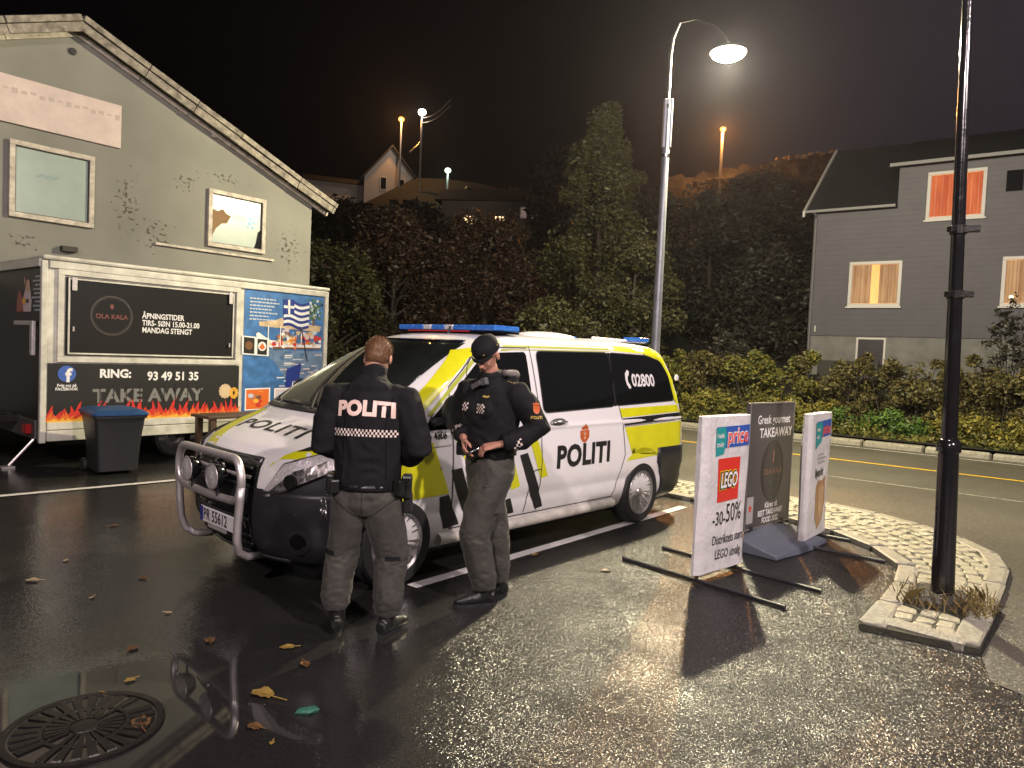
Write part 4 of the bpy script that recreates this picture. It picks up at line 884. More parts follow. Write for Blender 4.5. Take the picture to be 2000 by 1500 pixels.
def house_window(x0, z0, x1, z1, kind):
    q = MB(); frame(q, x0, z0, x1, z1, .10, -.05, .02); w = q.build('window', K['win_white'], hs, bevel=.01)
    q = MB(); q.b2((x0 - .14, -.12, z0 - .15), (x1 + .14, -.052, z0 - .10)); q.build('sill', K['win_white'], w)
    q = MB(); xz(q, rect(x0, z0, x1, z1), -.004); q.build('lit_opening', K['room_glow'], w)
    rnd = random.Random(int(x0 * 10)); spans = ((x0, x0 + .62 * (x1 - x0)), (x0 + .70 * (x1 - x0), x1)) if kind == 'red' else ((x0, x0 + .42 * (x1 - x0)), (x0 + .60 * (x1 - x0), x1))
    for a, b in spans:
        q = MB(); n = int((b - a) / .035); vs = []
        for i in range(n + 1): x = a + (b - a) * i / n; y = -.022 + .014 * sin(i * 1.25 + rnd.random() * .6); vs += [(x, y, z0 + .01), (x, y, z1 - .01)]
        q.add(vs, [(2 * i, 2 * i + 2, 2 * i + 3, 2 * i + 1) for i in range(n)]); q.build('curtain', K['cur_red'] if kind == 'red' else K['cur_tan'], w)
    return w
house_window(.90, 3.84, 2.24, 5.10, 'tan'); w2_ = house_window(2.98, 6.50, 4.32, 7.78, 'red'); w3_ = house_window(5.05, 3.84, 6.4, 5.10, 'tan')
q = MB(); q.b2((3.66, -.045, 6.5), (3.72, -.036, 7.78)); q.build('mullion', K['win_white'], w2_)
q = MB(); q.ell((5.22, -.08, 4.0), (.05, .04, .06), 12, 8); q.build('table_lamp', mat('small_lamp', (1, 1, .8), .3, emit=(1, .95, .6), estr=4), w3_)
q = MB(); frame(q, 1.20, 1.75, 1.95, 2.68, .06, 0.0, .045); w4 = q.build('window', K['win_white'], hs)
q = MB(); xz(q, rect(1.20, 1.75, 1.95, 2.68), .03); q.build('pane', mat('dim_pane', (.05, .045, .055), .2), w4)
q = MB(); q.b2((.1, -.5, 1.2), (1.9, -.2, 1.95)); hg = q.build('wood_stack', K['dark_wood']); hg.parent = hs
q = MB(); q.tube([(-.33, -.06, .8), (-.33, -.06, 6.7), (-.33, -.3, 6.85)], .045, 8); q.build('downpipe', K['win_white'] if False else mat('downpipe_grey', (.13, .13, .14), .5), hs)
q = MB(); q.b2((4.9, -.08, 7.1), (5.3, -.01, 7.7)); q.build('wall_cabinet', K['gloss_black'], hs)
q = MB(); q.tube([(-.15, -.06, 2.9), (-.15, -.06, 3.1)], .03, 6); q.build('wall_light', K['win_white'], hs)

# ------------------------------------------------------------ hillside: white gable house, dim villa, lamps
hh = thing('white_hill_house', 'white gable house high on the hill behind the trees', 'house', (-17.4, 96.0, 23.0), radians(18))
K['hill_white'] = mat('hill_house_paint', (.42, .38, .39), .7, emit=(.5, .4, .42), estr=0)
q = MB(); P = [(-3.5, -4), (3.5, -4), (3.5, 1.3), (0, 5.4), (-3.5, 1.3)]; q.loft([[(a, 0, b) for a, b in P], [(a, 9, b) for a, b in P]]); q.build('wall', K['hill_white'], hh)
q = MB(); q.b2((-11, 1.5, -4), (-3.5, 8, .3)); q.build('wing', K['hill_white'], hh)
for s_ in (1, -1):
    q = MB(); q.loft([[(0, -.5, 5.45), (s_ * 4.0, -.5, .8), (s_ * 4.0, -.5, 1.0), (0, -.5, 5.7)], [(0, 9.4, 5.45), (s_ * 4.0, 9.4, .8), (s_ * 4.0, 9.4, 1.0), (0, 9.4, 5.7)]]); q.build('roof', K['roof_dark'], hh)
q = MB(); q.loft([[(-11.3, 1.0, .3), (-11.3, 4.7, 1.7), (-11.3, 8.5, .3)], [(-3.4, 1.0, .3), (-3.4, 4.7, 1.7), (-3.4, 8.5, .3)]]); q.build('wing_roof', mat('hill_roof', (.03, .028, .03), .7), hh)
for x in (-1.0, 1.4):
    q = MB(); frame(q, x - .35, -.2, x + .35, 1.3, .12, -.08, -.01); w = q.build('window', K['win_white'], hh)
    q = MB(); xz(q, rect(x - .35, -.2, x + .35, 1.3), -.04); q.build('pane', K['gloss_black'], w)
vl = thing('dim_villa', 'dark low villa with faint lit windows between the tree crowns', 'house', (-.9, 62, 13.2), radians(-8))
q = MB(); q.b2((-6, 0, -2), (6, 7, 1.6)); q.build('wall', mat('dim_villa_wall', (.16, .13, .11), .8), vl)
q = MB(); q.loft([[(-6.6, -.6, 1.6), (-6.6, 3.5, 3.4), (-6.6, 7.6, 1.6)], [(6.6, -.6, 1.6), (6.6, 3.5, 3.4), (6.6, 7.6, 1.6)]]); q.build('roof', K['roof_dark'], vl)
warm = mat('warm_window', (.8, .5, .3), .4, emit=(1, .62, .32), estr=3.0)
for x, z, w_, m_ in ((-4.0, -.6, .9, 0), (-1.2, -.6, .8, 0), (1.0, .2, .5, 1), (2.0, .2, .5, 1)):
    q = MB(); frame(q, x, z, x + w_, z + .9, .08, -.06, 0); w = q.build('window', K['win_white'], vl); q = MB(); xz(q, rect(x, z, x + w_, z + .9), -.03); q.build('pane', warm if m_ == 0 else mat('dim_warm', (.2, .15, .12), .4, emit=(.6, .4, .35), estr=.25), w)
def hill_lamp(label, x, y, z0, z1, col, st, r, watts, arm=0.0):
    o = thing('hill_street_lamp', label, 'street lamp', (x, y, z0), 0)
    q = MB(); q.tube([(0, 0, -2), (0, 0, z1 - z0)], .13, 8); q.build('pole', K['galv'], o)
    if arm: q = MB(); q.tube([(0, 0, z1 - z0 - 3.6), (-.5, -.1, z1 - z0 - 4.2), (-1.4, -.1, z1 - z0 - 5.0)], .10, 6); q.build('stay', K['galv'], o)
    q = MB(); q.ell((0, -.1, z1 - z0 + .1), (r, r, r * .8), 14, 8); q.build('lamp_globe', mat('far_lamp', (.02, .02, .02), .4, emit=col, estr=st), o, smooth=True)
    lamp('hill_lamp_source', (x, y - .8, z1 - .3), watts, col, .3)
hill_lamp('orange hill lamp just left of the white gable', -16.2, 95.5, 24, 31.9, (1, .42, .08), 2.2, .42, 2500)
hill_lamp('white lamp on the tall pole beside the white gable', -13.0, 92, 23, 31.8, (1, .86, .66), 22, .50, 700, arm=1)
hill_lamp('small greenish-white lamp low above the tree tops', -8.6, 84, 20, 22.6, (.8, 1, .72), 2.5, .38, 300)
hill_lamp('orange lamp on a slim pole above the lit bank on the right', 16.6, 60, 16.2, 21.0, (1, .40, .08), 2.2, .26, 2600)
_l = bpy.data.lights.new('hill_lamp_beam', 'SPOT'); _l.energy = 14000; _l.color = (1, .36, .07); _l.spot_size = radians(34); _l.spot_blend = .6; _l.shadow_soft_size = .25
_o = bpy.data.objects.new('hill_lamp_beam', _l); _o.location = (16.5, 59.3, 20.9); _o.rotation_euler = (Vector((1.5, 4, 0)) - _o.location).to_track_quat('-Z', 'Y').to_euler(); COL.objects.link(_o)
q = MB()
for k in range(2): q.tube([Vector((-13.0, 92, 31.2 - k * .6)).lerp(Vector((-8.0, 78, 28.8 - k * .6)), j / 8) - Vector((0, 0, .5 * sin(pi * j / 8))) for j in range(9)], .035, 4)
pw = q.build('power_line', mat('cable_grey', (.25, .25, .25), .6)); tag(pw, 'pair of overhead cables running right from the white hill lamp', 'cable')
K['bank'] = mat('stone_bank', (.14, .10, .07), .9, var=.6, vscale=1.5, bump=.8, bscale=3, bdist=.3)
rw = thing('stone_bank_wall', 'low stone retaining wall lit orange under the slim hill lamp', 'wall', (0, 0, 0), 0)
rnd = random.Random(4)
for i in range(22):
    x = 13.8 + i * .55; z = 17.0 + i * .10 + (1.0 if i > 12 else 0)
    q = MB(); q.box((0, 0, 0), (.52 * rnd.uniform(.7, 1.1), .4, .34 * rnd.uniform(.7, 1.4))); q.build('stone', K['bank'], rw, loc=(x, 59 + rnd.uniform(-.2, .2), z - .8 + rnd.uniform(-.1, .1)), rotz=rnd.uniform(-.4, .4), bevel=.08)
bk = thing('upper_bank', 'pale crest of rock above the dark wood on the right', 'rock bank', (0, 0, 0), 0)
q = MB(); rows = []
for i in range(40):
    u = i / 39; x = 12 + 24 * u; y = 62 + 4 * u; zt = 16.9 + 5.6 * u ** .8 + .5 * noise.noise(Vector((x * .7, 3, 0))) + .3 * noise.noise(Vector((x * 2.3, 7, 0)))
    rows.append([(x + .5 * noise.noise(Vector((x, j, 5))), y - 3.0 + 1.0 * j + .5 * noise.noise(Vector((x * .9, j * 3.3, 1))), zt - (3 - j) ** 1.3 * 1.2 + .4 * noise.noise(Vector((x, j * 2.1, 9)))) for j in range(4)] + [(x, y + 3, zt - 3)])
q.loft(rows, caps=False, closed=False); q.build('slope', mat('rocky_slope', (.012, .010, .010), .95, col2=(.05, .045, .045), vscale=1.3, bump=1, bscale=2.5, bdist=.4), bk)

# ------------------------------------------------------------ trees and shrubs
def leafmat(name, c1, c2, rough=.55):
    m = bpy.data.materials.new(name); m.use_nodes = True; t = m.node_tree; b = t.nodes['Principled BSDF']
    g = t.nodes.new('ShaderNodeNewGeometry'); r = t.nodes.new('ShaderNodeValToRGB'); e = r.color_ramp.elements; e[0].color = (*c1, 1); e[1].color = (*c2, 1)
    t.links.new(g.outputs['Random Per Island'], r.inputs[0]); t.links.new(r.outputs[0], b.inputs['Base Color']); b.inputs['Roughness'].default_value = rough; b.inputs['Specular IOR Level'].default_value = .35; return m
K['lf_red'] = leafmat('reddish_brown_foliage', (.016, .010, .007), (.048, .027, .014)); K['lf_olive'] = leafmat('olive_foliage', (.020, .023, .009), (.075, .072, .026))
K['lf_dark'] = leafmat('dark_foliage', (.012, .014, .010), (.045, .042, .028)); K['lf_hedge'] = leafmat('autumn_hedge_leaves', (.035, .05, .012), (.17, .15, .03))
K['lf_brown'] = leafmat('brown_shrub_leaves', (.035, .034, .013), (.12, .10, .032)); K['lf_green'] = leafmat('fresh_green_leaves', (.025, .07, .012), (.09, .15, .025)); K['lf_yel'] = leafmat('yellow_green_leaves', (.08, .085, .015), (.24, .20, .035))
K['bark'] = mat('dark_bark', (.035, .028, .022), .9, var=.4, vscale=12, bump=.6, bscale=20)
def leaves(mb, pts, size, rnd):
    for p in pts:
        s_ = size * rnd.choice((.45, .7, .9, 1.0, 1.2, 1.5)) * rnd.uniform(.85, 1.15); a = Vector((rnd.gauss(0, 1), rnd.gauss(0, 1), rnd.gauss(0, .7))).normalized(); b = a.cross(Vector((rnd.gauss(0, 1), rnd.gauss(0, 1), rnd.gauss(0, 1)))).normalized()
        mb.add([p - a * s_, p + b * s_ * .45 + a * .1 * s_, p + a * s_, p - b * s_ * .45 + a * .1 * s_], [(0, 1, 2, 3)])
def crown_pts(rnd, n, H0, H1, rad, clumps, shape, cl_r):
    cs = []
    for _ in range(clumps):
        u = rnd.random() ** .8; z = H0 + (H1 - H0) * u; R = rad * shape(u); a = rnd.uniform(0, 2 * pi); r = R * sqrt(rnd.uniform(.15, 1))
        cs.append((Vector((r * cos(a), r * sin(a), z)), cl_r * rnd.uniform(.55, 1.25) * (.5 + .5 * shape(u))))
    out = []
    for _ in range(n):
        c, r = rnd.choice(cs); v = Vector((rnd.gauss(0, 1), rnd.gauss(0, 1), rnd.gauss(0, .75))); v = v.normalized() * r * rnd.random() ** .4; out.append(c + v)
    return out, cs
def tree(name, label, loc, H0, H1, rad, shape, n, lm, size, cat='tree', clumps=60, cl_r=.8, seed=1, trunk=.18, group=None):
    rnd = random.Random(seed); o = thing(name, label, cat, loc, 0, group)
    pts, cs = crown_pts(rnd, n, H0, H1, rad, clumps, shape, cl_r)
    q = MB(); leaves(q, pts, size, rnd); q.build('crown', K[lm], o)
    q = MB(); q.tube([(0, 0, -.5), (.05, .02, H0 * .6), (-.05, .05, (H0 + H1) / 2), (0, 0, H1 * .93)], [trunk, trunk * .8, trunk * .45, trunk * .08], 8)
    for c, r in cs[:26]:
        z0 = max(H0 * .4, c.z - abs(Vector((c.x, c.y)).length) * .7); q.tube([(0, 0, z0), (c.x * .5, c.y * .5, (z0 + c.z) / 2 + .1), tuple(c)], [trunk * .25, trunk * .15, trunk * .05], 5)
    q.build('trunk', K['bark'], o); return o
rnd_sh = lambda u: max(.15, sin(pi * (.12 + .84 * u)) ** .7); cone_sh = lambda u: max(.07, (1 - u) ** .62 * (.72 + .28 * sin(u * 17 + 1)) + .03)
col_sh = lambda u: max(.1, min(1, (1 - u) * 1.9) * (.8 + .2 * sin(u * 14)))
tree('reddish_tree', 'broad reddish-brown tree right behind the trailer and van windscreen', (-4.6, 27.0, .6), .8, 6.0, 2.7, rnd_sh, 26000, 'lf_red', .075, seed=2, clumps=80, cl_r=.9)
tree('reddish_tree', 'lower olive-brown tree directly right of the workshop wall', (-6.6, 25.5, .3), .5, 4.9, 1.7, rnd_sh, 15000, 'lf_olive', .075, seed=3, clumps=50, cl_r=.8)
tree('brown_tree', 'brown tree above the blue light bar at the centre', (-1.2, 28.0, 1.0), .6, 5.9, 2.3, rnd_sh, 24000, 'lf_red', .075, seed=4, clumps=75, cl_r=.9)
tree('tall_pointed_tree', 'tallest pointed olive tree left of the street lamp', (3.1, 27.0, 1.0), .6, 9.9, 3.5, cone_sh, 42000, 'lf_olive', .07, seed=5, clumps=120, cl_r=.85, trunk=.22)
tree('olive_bush', 'pale olive bush low behind the rear of the van', (1.3, 22.5, .3), .2, 3.0, 1.7, rnd_sh, 13000, 'lf_olive', .065, seed=6, clumps=40, cl_r=.6, cat='bush')
tree('olive_tree', 'small leafy tree just left of the street lamp pole', (4.0, 24.0, .7), .4, 4.8, 1.5, rnd_sh, 13000, 'lf_olive', .065, seed=7, clumps=45, cl_r=.7)
for i, (x, y, z, h_, r_, lb) in enumerate([(8.4, 31, 2.0, 6.9, 2.5, 'dark tree right of the street lamp, nearest the pole'), (11.6, 34, 2.8, 7.4, 2.8, 'dark round tree between street lamp and grey house'), (12.6, 38, 3.6, 8.0, 3.0, 'dark tree touching the gable of the grey house'), (6.4, 34, 2.6, 6.8, 2.2, 'dark tree half hidden behind the street lamp pole'), (17.5, 44, 6.5, 6.5, 3.4, 'dark tree rising behind the roof of the grey house'), (9.6, 27.2, 1.4, 4.4, 1.8, 'dark bush mass low beside the grey house corner')]):
    tree('dark_tree', lb, (x, y, z), .5, h_, r_, rnd_sh, 15000, 'lf_dark', .10, seed=20 + i, clumps=60, cl_r=1.0)
for i, (x, y, z, h_, r_, lb) in enumerate([(-9.5, 60, 8.0, 5.4, 4.6, 'dark hillside tree below the white gable house'), (-2.0, 74, 13.0, 5.0, 5, 'brownish hillside tree above the dim villa'), (4.5, 58, 10.5, 7, 4.5, 'dark hillside tree behind the tall pointed tree'), (-17, 66, 10, 4.5, 5, 'dark hillside tree above the workshop eave')]):
    tree('hill_tree', lb, (x, y, z), .5, h_, r_, rnd_sh, 5000, 'lf_dark' if i != 1 else 'lf_red', .28, seed=40 + i, clumps=50, cl_r=1.6)
def shrub(label, n_, m_, h_, wx, wy, lm, seed, n=11000, size=.052, name='shrub', zb=0, cat='shrub'):
    rnd = random.Random(seed); o = thing(name, label, cat, rp(n_, m_, hz(n_) - .05), atan2(RM.y, RM.x)); pts = []; cs = []
    for _ in range(36):
        u = rnd.random(); cs.append((Vector((rnd.uniform(-wx, wx), rnd.uniform(-wy, wy), h_ * (.1 + .85 * u))), rnd.uniform(.18, .4) * (1 if u < .8 else .55)))
    for _ in range(n): c, r = rnd.choice(cs); v = Vector((rnd.gauss(0, 1), rnd.gauss(0, 1), rnd.gauss(0, 1))).normalized() * r * rnd.random() ** .5; v += c; v.z = max(.03, v.z); pts.append(v)
    q = MB(); leaves(q, pts, size, rnd); q.build('foliage', K[lm], o)
    q = MB()
    for c, r in cs: q.tube([(c.x * .6, c.y * .6, 0), (c.x * .85, c.y * .8, c.z * .6), (c.x, c.y, c.z + r * (.8 if c.z > h_ * .7 else .2))], [.014, .009, .004], 4)
    q.build('stems', K['bark'], o); return o
LB = ['olive shrub directly behind the rear corner of the van', 'brown-tipped shrub behind the toy sign', 'tall autumn shrub between the grey board and the far kerb', 'dense shrub behind the rightmost white sign', 'olive-brown shrub below the basement window of the grey house', 'dark brown shrub left of the black lamp pole', 'bushy brown shrub right behind the black lamp pole', 'tall weedy shrub right of the black lamp pole', 'shrub at the right edge of the photo', 'shrub hidden at the far left end of the hedge']
for i, m_ in enumerate([-9.6, -7.9, -6.2, -4.5, -2.8, -1.2, .4, 2.0, 3.7, -11.6]):
    shrub(LB[i], 19.6 + .25 * (i % 2), m_, (1.75, 1.75, 1.9, 1.8, 1.8, 1.85, 1.8, 1.75, 1.9, 1.7)[i], 1.15, .55, ['lf_hedge', 'lf_brown', 'lf_hedge', 'lf_brown', 'lf_brown', 'lf_brown', 'lf_brown', 'lf_hedge', 'lf_hedge', 'lf_hedge'][i], 60 + i)
LB2 = ['low yellow-green plant cushion behind the van bumper', 'low green cushion behind the toy sign', 'low yellow-green cushion between the grey board and the right sign', 'bright green cushion behind the far kerb right of the signs', 'yellow and green cushion left of the black lamp pole', 'fresh green clump right of the black lamp pole', 'yellow-green clump at the right edge behind the kerb', 'low green cushion at the hidden left end']
for i, m_ in enumerate([-8.6, -6.9, -5.2, -3.4, -1.5, .7, 2.7, -10.5]):
    shrub(LB2[i], 18.55, m_, (.8, .75, .75, .6, .65, 1.2, 1.0, .8)[i], 1.0, .35, ['lf_yel', 'lf_hedge', 'lf_yel', 'lf_green', 'lf_yel', 'lf_green', 'lf_yel', 'lf_hedge'][i], 80 + i, n=2600, size=.045, name='low_plant', cat='plant')
# bare spindly bush in front of the house, grass at the pole foot, ground cover
def spindly(label, n_, m_, h_, seed, sc=1.0):
    rnd = random.Random(seed); o = thing('spindly_bush', label, 'bush', rp(n_, m_, hz(n_)), 0); q = MB(); lp_ = []
    for k in range(9):
        a = rnd.uniform(0, 2 * pi); L_ = h_ * rnd.uniform(.7, 1.05); r = rnd.uniform(.2, .75) * sc; P = [Vector((r * cos(a) * u ** 1.4, r * .6 * sin(a) * u ** 1.4, L_ * u)) for u in (0, .3, .6, .85, 1)]; q.tube(P, [.022, .017, .012, .008, .004], 5)
        for p in P[2:]:
            for _ in range(3): e = p + Vector((rnd.gauss(0, .22), rnd.gauss(0, .15), rnd.gauss(.05, .15))); q.tube([p, e], [.006, .003], 4); lp_ += [e + Vector((rnd.gauss(0, .05), rnd.gauss(0, .05), rnd.gauss(0, .05))) for _ in range(16)]
    q.build('branch', K['bark'], o); q = MB(); leaves(q, lp_, .06, rnd); q.build('foliage', K['lf_dark'], o)
spindly('spindly dark bush in front of the house wall left of the pole', 21.0, -1.0, 2.8, 3, 1.3); spindly('thin bush before the foundation right of the pole', 20.6, 2.3, 2.0, 4); spindly('thin bush sprouting above the hedge by the dark trees', 21.5, -8.2, 1.9, 5, .8)
gr = MB(); rnd = random.Random(9)
for k in range(300):
    a, r = rnd.uniform(0, 2 * pi), rnd.uniform(.14, .36); 
    if rnd.random() < .7: a = rnd.choice([3.4, 4.9, 5.3, 5.9]) + rnd.gauss(0, .3)
    p = Vector((3.21 + r * cos(a), 5.12 + r * sin(a), .05)); L_ = rnd.uniform(.06, .19); d = Vector((rnd.gauss(0, .5), rnd.gauss(0, .5), 1)).normalized(); n_ = Vector((rnd.gauss(0, 1), rnd.gauss(0, 1), 0)).normalized() * .006
    gr.add([p - n_, p + n_, p + d * L_ * .6 + n_ * .6, p + d * L_ + Vector((rnd.gauss(0, .03), rnd.gauss(0, .03), -.02)), p + d * L_ * .6 - n_ * .6], [(0, 1, 2, 3, 4)])
o = stuff(gr.build('grass_tuft', leafmat('dry_grass', (.10, .07, .025), (.20, .15, .05)))); tag(o, 'dry grass and weeds round the foot of the black pole', 'grass')
gc = MB()
rnd = random.Random(19); pp = []
for _ in range(26000):
    m_ = rnd.uniform(-13, 7); n_ = rnd.uniform(17.75, 22.5) if rnd.random() < .6 else rnd.uniform(17.7, 19.2); p = Vector(rp(n_, m_, hz(n_) + abs(rnd.gauss(0, .10)) * (1.0 + .5 * sin(m_ * 3)))); pp.append(p)
leaves(gc, pp, .045, rnd)
o = stuff(gc.build('ground_cover', K['lf_hedge'])); tag(o, 'low creeping ground cover on the verge behind the far kerb', 'ground cover')

# ------------------------------------------------------------ police van (x forward from the front axle, y to its left)
van = thing('police_van', 'white police van with yellow blocks, black lettering, bull bar and blue light bar', 'police van', (-1.47, 5.65, 0), radians(227.5))
def itp(z, tab, k):
    if z <= tab[0][0]: return tab[0][k]
    for a, b in zip(tab, tab[1:]):
        if z <= b[0]:
            u = (z - a[0]) / (b[0] - a[0]); return a[k] + (b[k] - a[k]) * u
    return tab[-1][k]
#        z     xf     xr     w     Df   Dr
VT = [(.20, .66, -3.98, .84, .50, .16), (.25, .72, -4.06, .90, .50, .18), (.33, .78, -4.12, .93, .52, .20), (.45, .82, -4.15, .947, .55, .22), (.60, .84, -4.16, .957, .56, .22), (.75, .835, -4.155, .960, .56, .22),
      (.86, .815, -4.15, .960, .56, .22), (.93, .78, -4.145, .958, .56, .22), (.98, .72, -4.14, .957, .57, .22), (1.03, .62, -4.13, .955, .57, .22), (1.08, .50, -4.12, .952, .56, .22), (1.115, .40, -4.115, .944, .54, .22), (1.15, .31, -4.11, .938, .5, .22), (1.185, .24, -4.105, .934, .46, .22), (1.215, .18, -4.10, .930, .42, .22),
      (1.30, .05, -4.09, .910, .36, .22), (1.40, -.115, -4.07, .884, .32, .22), (1.50, -.29, -4.045, .857, .30, .22), (1.60, -.475, -4.01, .828, .28, .22), (1.70, -.665, -3.96, .796, .27, .22), (1.765, -.80, -3.92, .772, .27, .22),
      (1.80, -.885, -3.88, .752, .27, .22), (1.83, -.97, -3.83, .725, .28, .22), (1.855, -1.07, -3.76, .685, .28, .24), (1.875, -1.20, -3.64, .61, .28, .26), (1.89, -1.42, -3.44, .48, .28, .26), (1.899, -1.75, -3.1, .28, .2, .2), (1.902, -2.1, -2.8, .10, .08, .08)]
NC, NS = 26, 46
def cap(w, D, ex, n):
    pts = []
    for i in range(181):
        a = -pi / 2 + pi * i / 180; c, s = cos(a), sin(a)
        pts.append((D * abs(c) ** (2 / ex), math.copysign(abs(s) ** (2 / ex), s) * w))
    L = [0]
    for a, b in zip(pts, pts[1:]): L.append(L[-1] + hypot(b[0] - a[0], b[1] - a[1]))
    out = []; j = 0
    for k in range(n + 1):
        t = L[-1] * k / n
        while j < len(L) - 2 and L[j + 1] < t: j += 1
        u = (t - L[j]) / max(1e-9, L[j + 1] - L[j]); out.append((pts[j][0] + (pts[j + 1][0] - pts[j][0]) * u, pts[j][1] + (pts[j + 1][1] - pts[j][1]) * u))
    return out
def crease(z):   # shoulder line and lower door line pressed into the side
    return .010 * math.exp(-((z - 1.085) / .018) ** 2) - .012 * math.exp(-((z - .50) / .05) ** 2)
def vring(z, off=0.0, exf=2.5):
    xf, xr, w, Df, Dr = [itp(z, VT, k) for k in (1, 2, 3, 4, 5)]; w = w + crease(z) + off
    f = cap(w, Df, exf, NC * 2); r = cap(w, Dr, 3.2, NC)
    P = [(xf + off - Df + a, b, z) for a, b in f]                     # right to left round the front
    P += [((xf - Df) + ((xr + Dr) - (xf - Df)) * k / NS, w, z) for k in range(1, NS)]
    P += [(xr - off + Dr - a, b, z) for a, b in r[::-1]]
    P += [((xr + Dr) + ((xf - Df) - (xr + Dr)) * k / NS, -w, z) for k in range(1, NS)]
    return P
ZS = [.20, .22, .25, .29, .33, .38, .42, .46, .48, .50, .52, .55, .60, .65, .70, .75, .80, .86, .90, .93, .955, .98, 1.005, 1.03, 1.05, 1.065, 1.075, 1.085, 1.095, 1.105, 1.115, 1.13, 1.15, 1.17, 1.185, 1.20, 1.215, 1.26, 1.30, 1.35, 1.40, 1.45, 1.50, 1.55, 1.60, 1.65, 1.70, 1.735, 1.765, 1.783, 1.80, 1.815, 1.83, 1.8425, 1.855, 1.865, 1.875, 1.8825, 1.89, 1.895, 1.899, 1.902]
q = MB(); q.loft([vring(z) for z in ZS])
K['wheel_well'] = K['gloss_black']
body = q.build('body', K['white_paint'], van, smooth='auto', angle=50)
cut = MB()
for x, r_ in ((0, .405), (-3.2, .395)):
    for s_ in (1, -1):
        cut.lathe([(r_, 0), (r_, .34)], 48, axis='y', c=(x, .34 * (1 if s_ < 0 else 0) + s_ * .99 - (.34 if s_ > 0 else 0) + (.34 if s_ > 0 else -.0), .34))
cut.v = [tuple(v) for v in cut.v]
def wells():
    c = MB()
    for x, r_ in ((0, .405), (-3.2, .395)):
        for y0, y1 in ((.66, 1.1), (-1.1, -.66)):
            R = [[(x + r_ * cos(2 * pi * k / 48), y, .345 + r_ * sin(2 * pi * k / 48)) for k in range(48)] for y in (y0, y1)]
            c.loft(R)
    return c
cm = wells().build('cutter', K['gloss_black'])
bmc = bmesh.new(); bmc.from_mesh(cm.data); bmesh.ops.recalc_face_normals(bmc, faces=bmc.faces); bmc.to_mesh(cm.data); bmc.free()
body.data.materials.append(K['gloss_black'])
for p in cm.data.polygons: p.material_index = 0
bmb = bmesh.new(); bmb.from_mesh(body.data); bmesh.ops.recalc_face_normals(bmb, faces=bmb.faces); bmb.to_mesh(body.data); bmb.free()
raw = bpy.data.meshes.new_from_object(body)           # uncut shell, used to press lettering on
rawo = bpy.data.objects.new('raw', raw); COL.objects.link(rawo); BV = bvh_of(rawo); bpy.data.objects.remove(rawo)
md = body.modifiers.new('wheel_arches', 'BOOLEAN'); md.operation = 'DIFFERENCE'; md.object = cm; md.solver = 'EXACT'; md.material_mode = 'TRANSFER'
apply_mods(body)
# ring strips standing proud of the shell (bumpers, windscreen)
def vstrip(name, zs, i0, i1, off, m, bulge=None, parent=None):
    q = MB(); rows = []
    for z in zs:
        R = vring(z, 0); n = len(R); O = []
        for i in range(i0, i1 + 1):
            p = Vector(R[i % n]); a = Vector(R[(i - 1) % n]); b = Vector(R[(i + 1) % n]); t = (b - a).normalized(); nn = Vector((-t.y, t.x, 0)) * -1
            if nn.dot(p - Vector((-1.6, 0, z))) < 0: nn = -nn
            O.append(p + nn * (off + (bulge(z, i) if bulge else 0)) + Vector((0, 0, off * .6 if z > 1.0 else 0)))
        rows.append(O)
    q.loft(rows, caps=False, closed=False)
    o = q.build(name, m, parent or van, smooth=True); md = o.modifiers.new('s', 'SOLIDIFY'); md.thickness = .006; md.offset = 0; return o
NF = 2 * NC
def bl(z, i): return .012 * math.exp(-((z - .60) / .12) ** 2)
fb = vstrip('front_bumper', [.20, .25, .29, .33, .38, .42, .46, .50, .55, .60, .65, .70, .735], 0, NF, .010, K['black_plastic'], bl)
rb0 = NF + NS - 5
rb = vstrip('rear_bumper', [.20, .25, .29, .33, .42, .50, .60, .70, .78], rb0, rb0 + NC + 10, .010, K['black_plastic'])
for b_ in (fb, rb):
    b_.parent = None; md = b_.modifiers.new('wheel_arches', 'BOOLEAN'); md.operation = 'DIFFERENCE'; md.object = cm; md.solver = 'EXACT'; apply_mods(b_); b_.parent = van
bpy.data.objects.remove(cm)
# side decals helpers: (x, z) shapes pressed along -y
def SD(name, polys, m, off=.003, mis=None, texts=(), step=.07):
    return decal(name, polys, BV, lambda a, b: (a, 2.0, b), (0, -1, 0), m, van, off=off, step=step, mis=mis, texts=texts)
def arc(cx, cz, r, a0, a1, n=14): return [(cx + r * cos(radians(a0 + (a1 - a0) * k / n)), cz + r * sin(radians(a0 + (a1 - a0) * k / n))) for k in range(n + 1)]
def rc(pts, r=.05, n=4):
    out = []
    for i, p in enumerate(pts):
        a, b, c = Vector(pts[i - 1]), Vector(p), Vector(pts[(i + 1) % len(pts)]); u = (a - b); v = (c - b); k = min(r, u.length * .45, v.length * .45)
        s_, e = b + u.normalized() * k, b + v.normalized() * k
        for j in range(n + 1): t = j / n; out.append(tuple(s_ * (1 - t) ** 2 + b * 2 * t * (1 - t) + e * t * t))
    return out
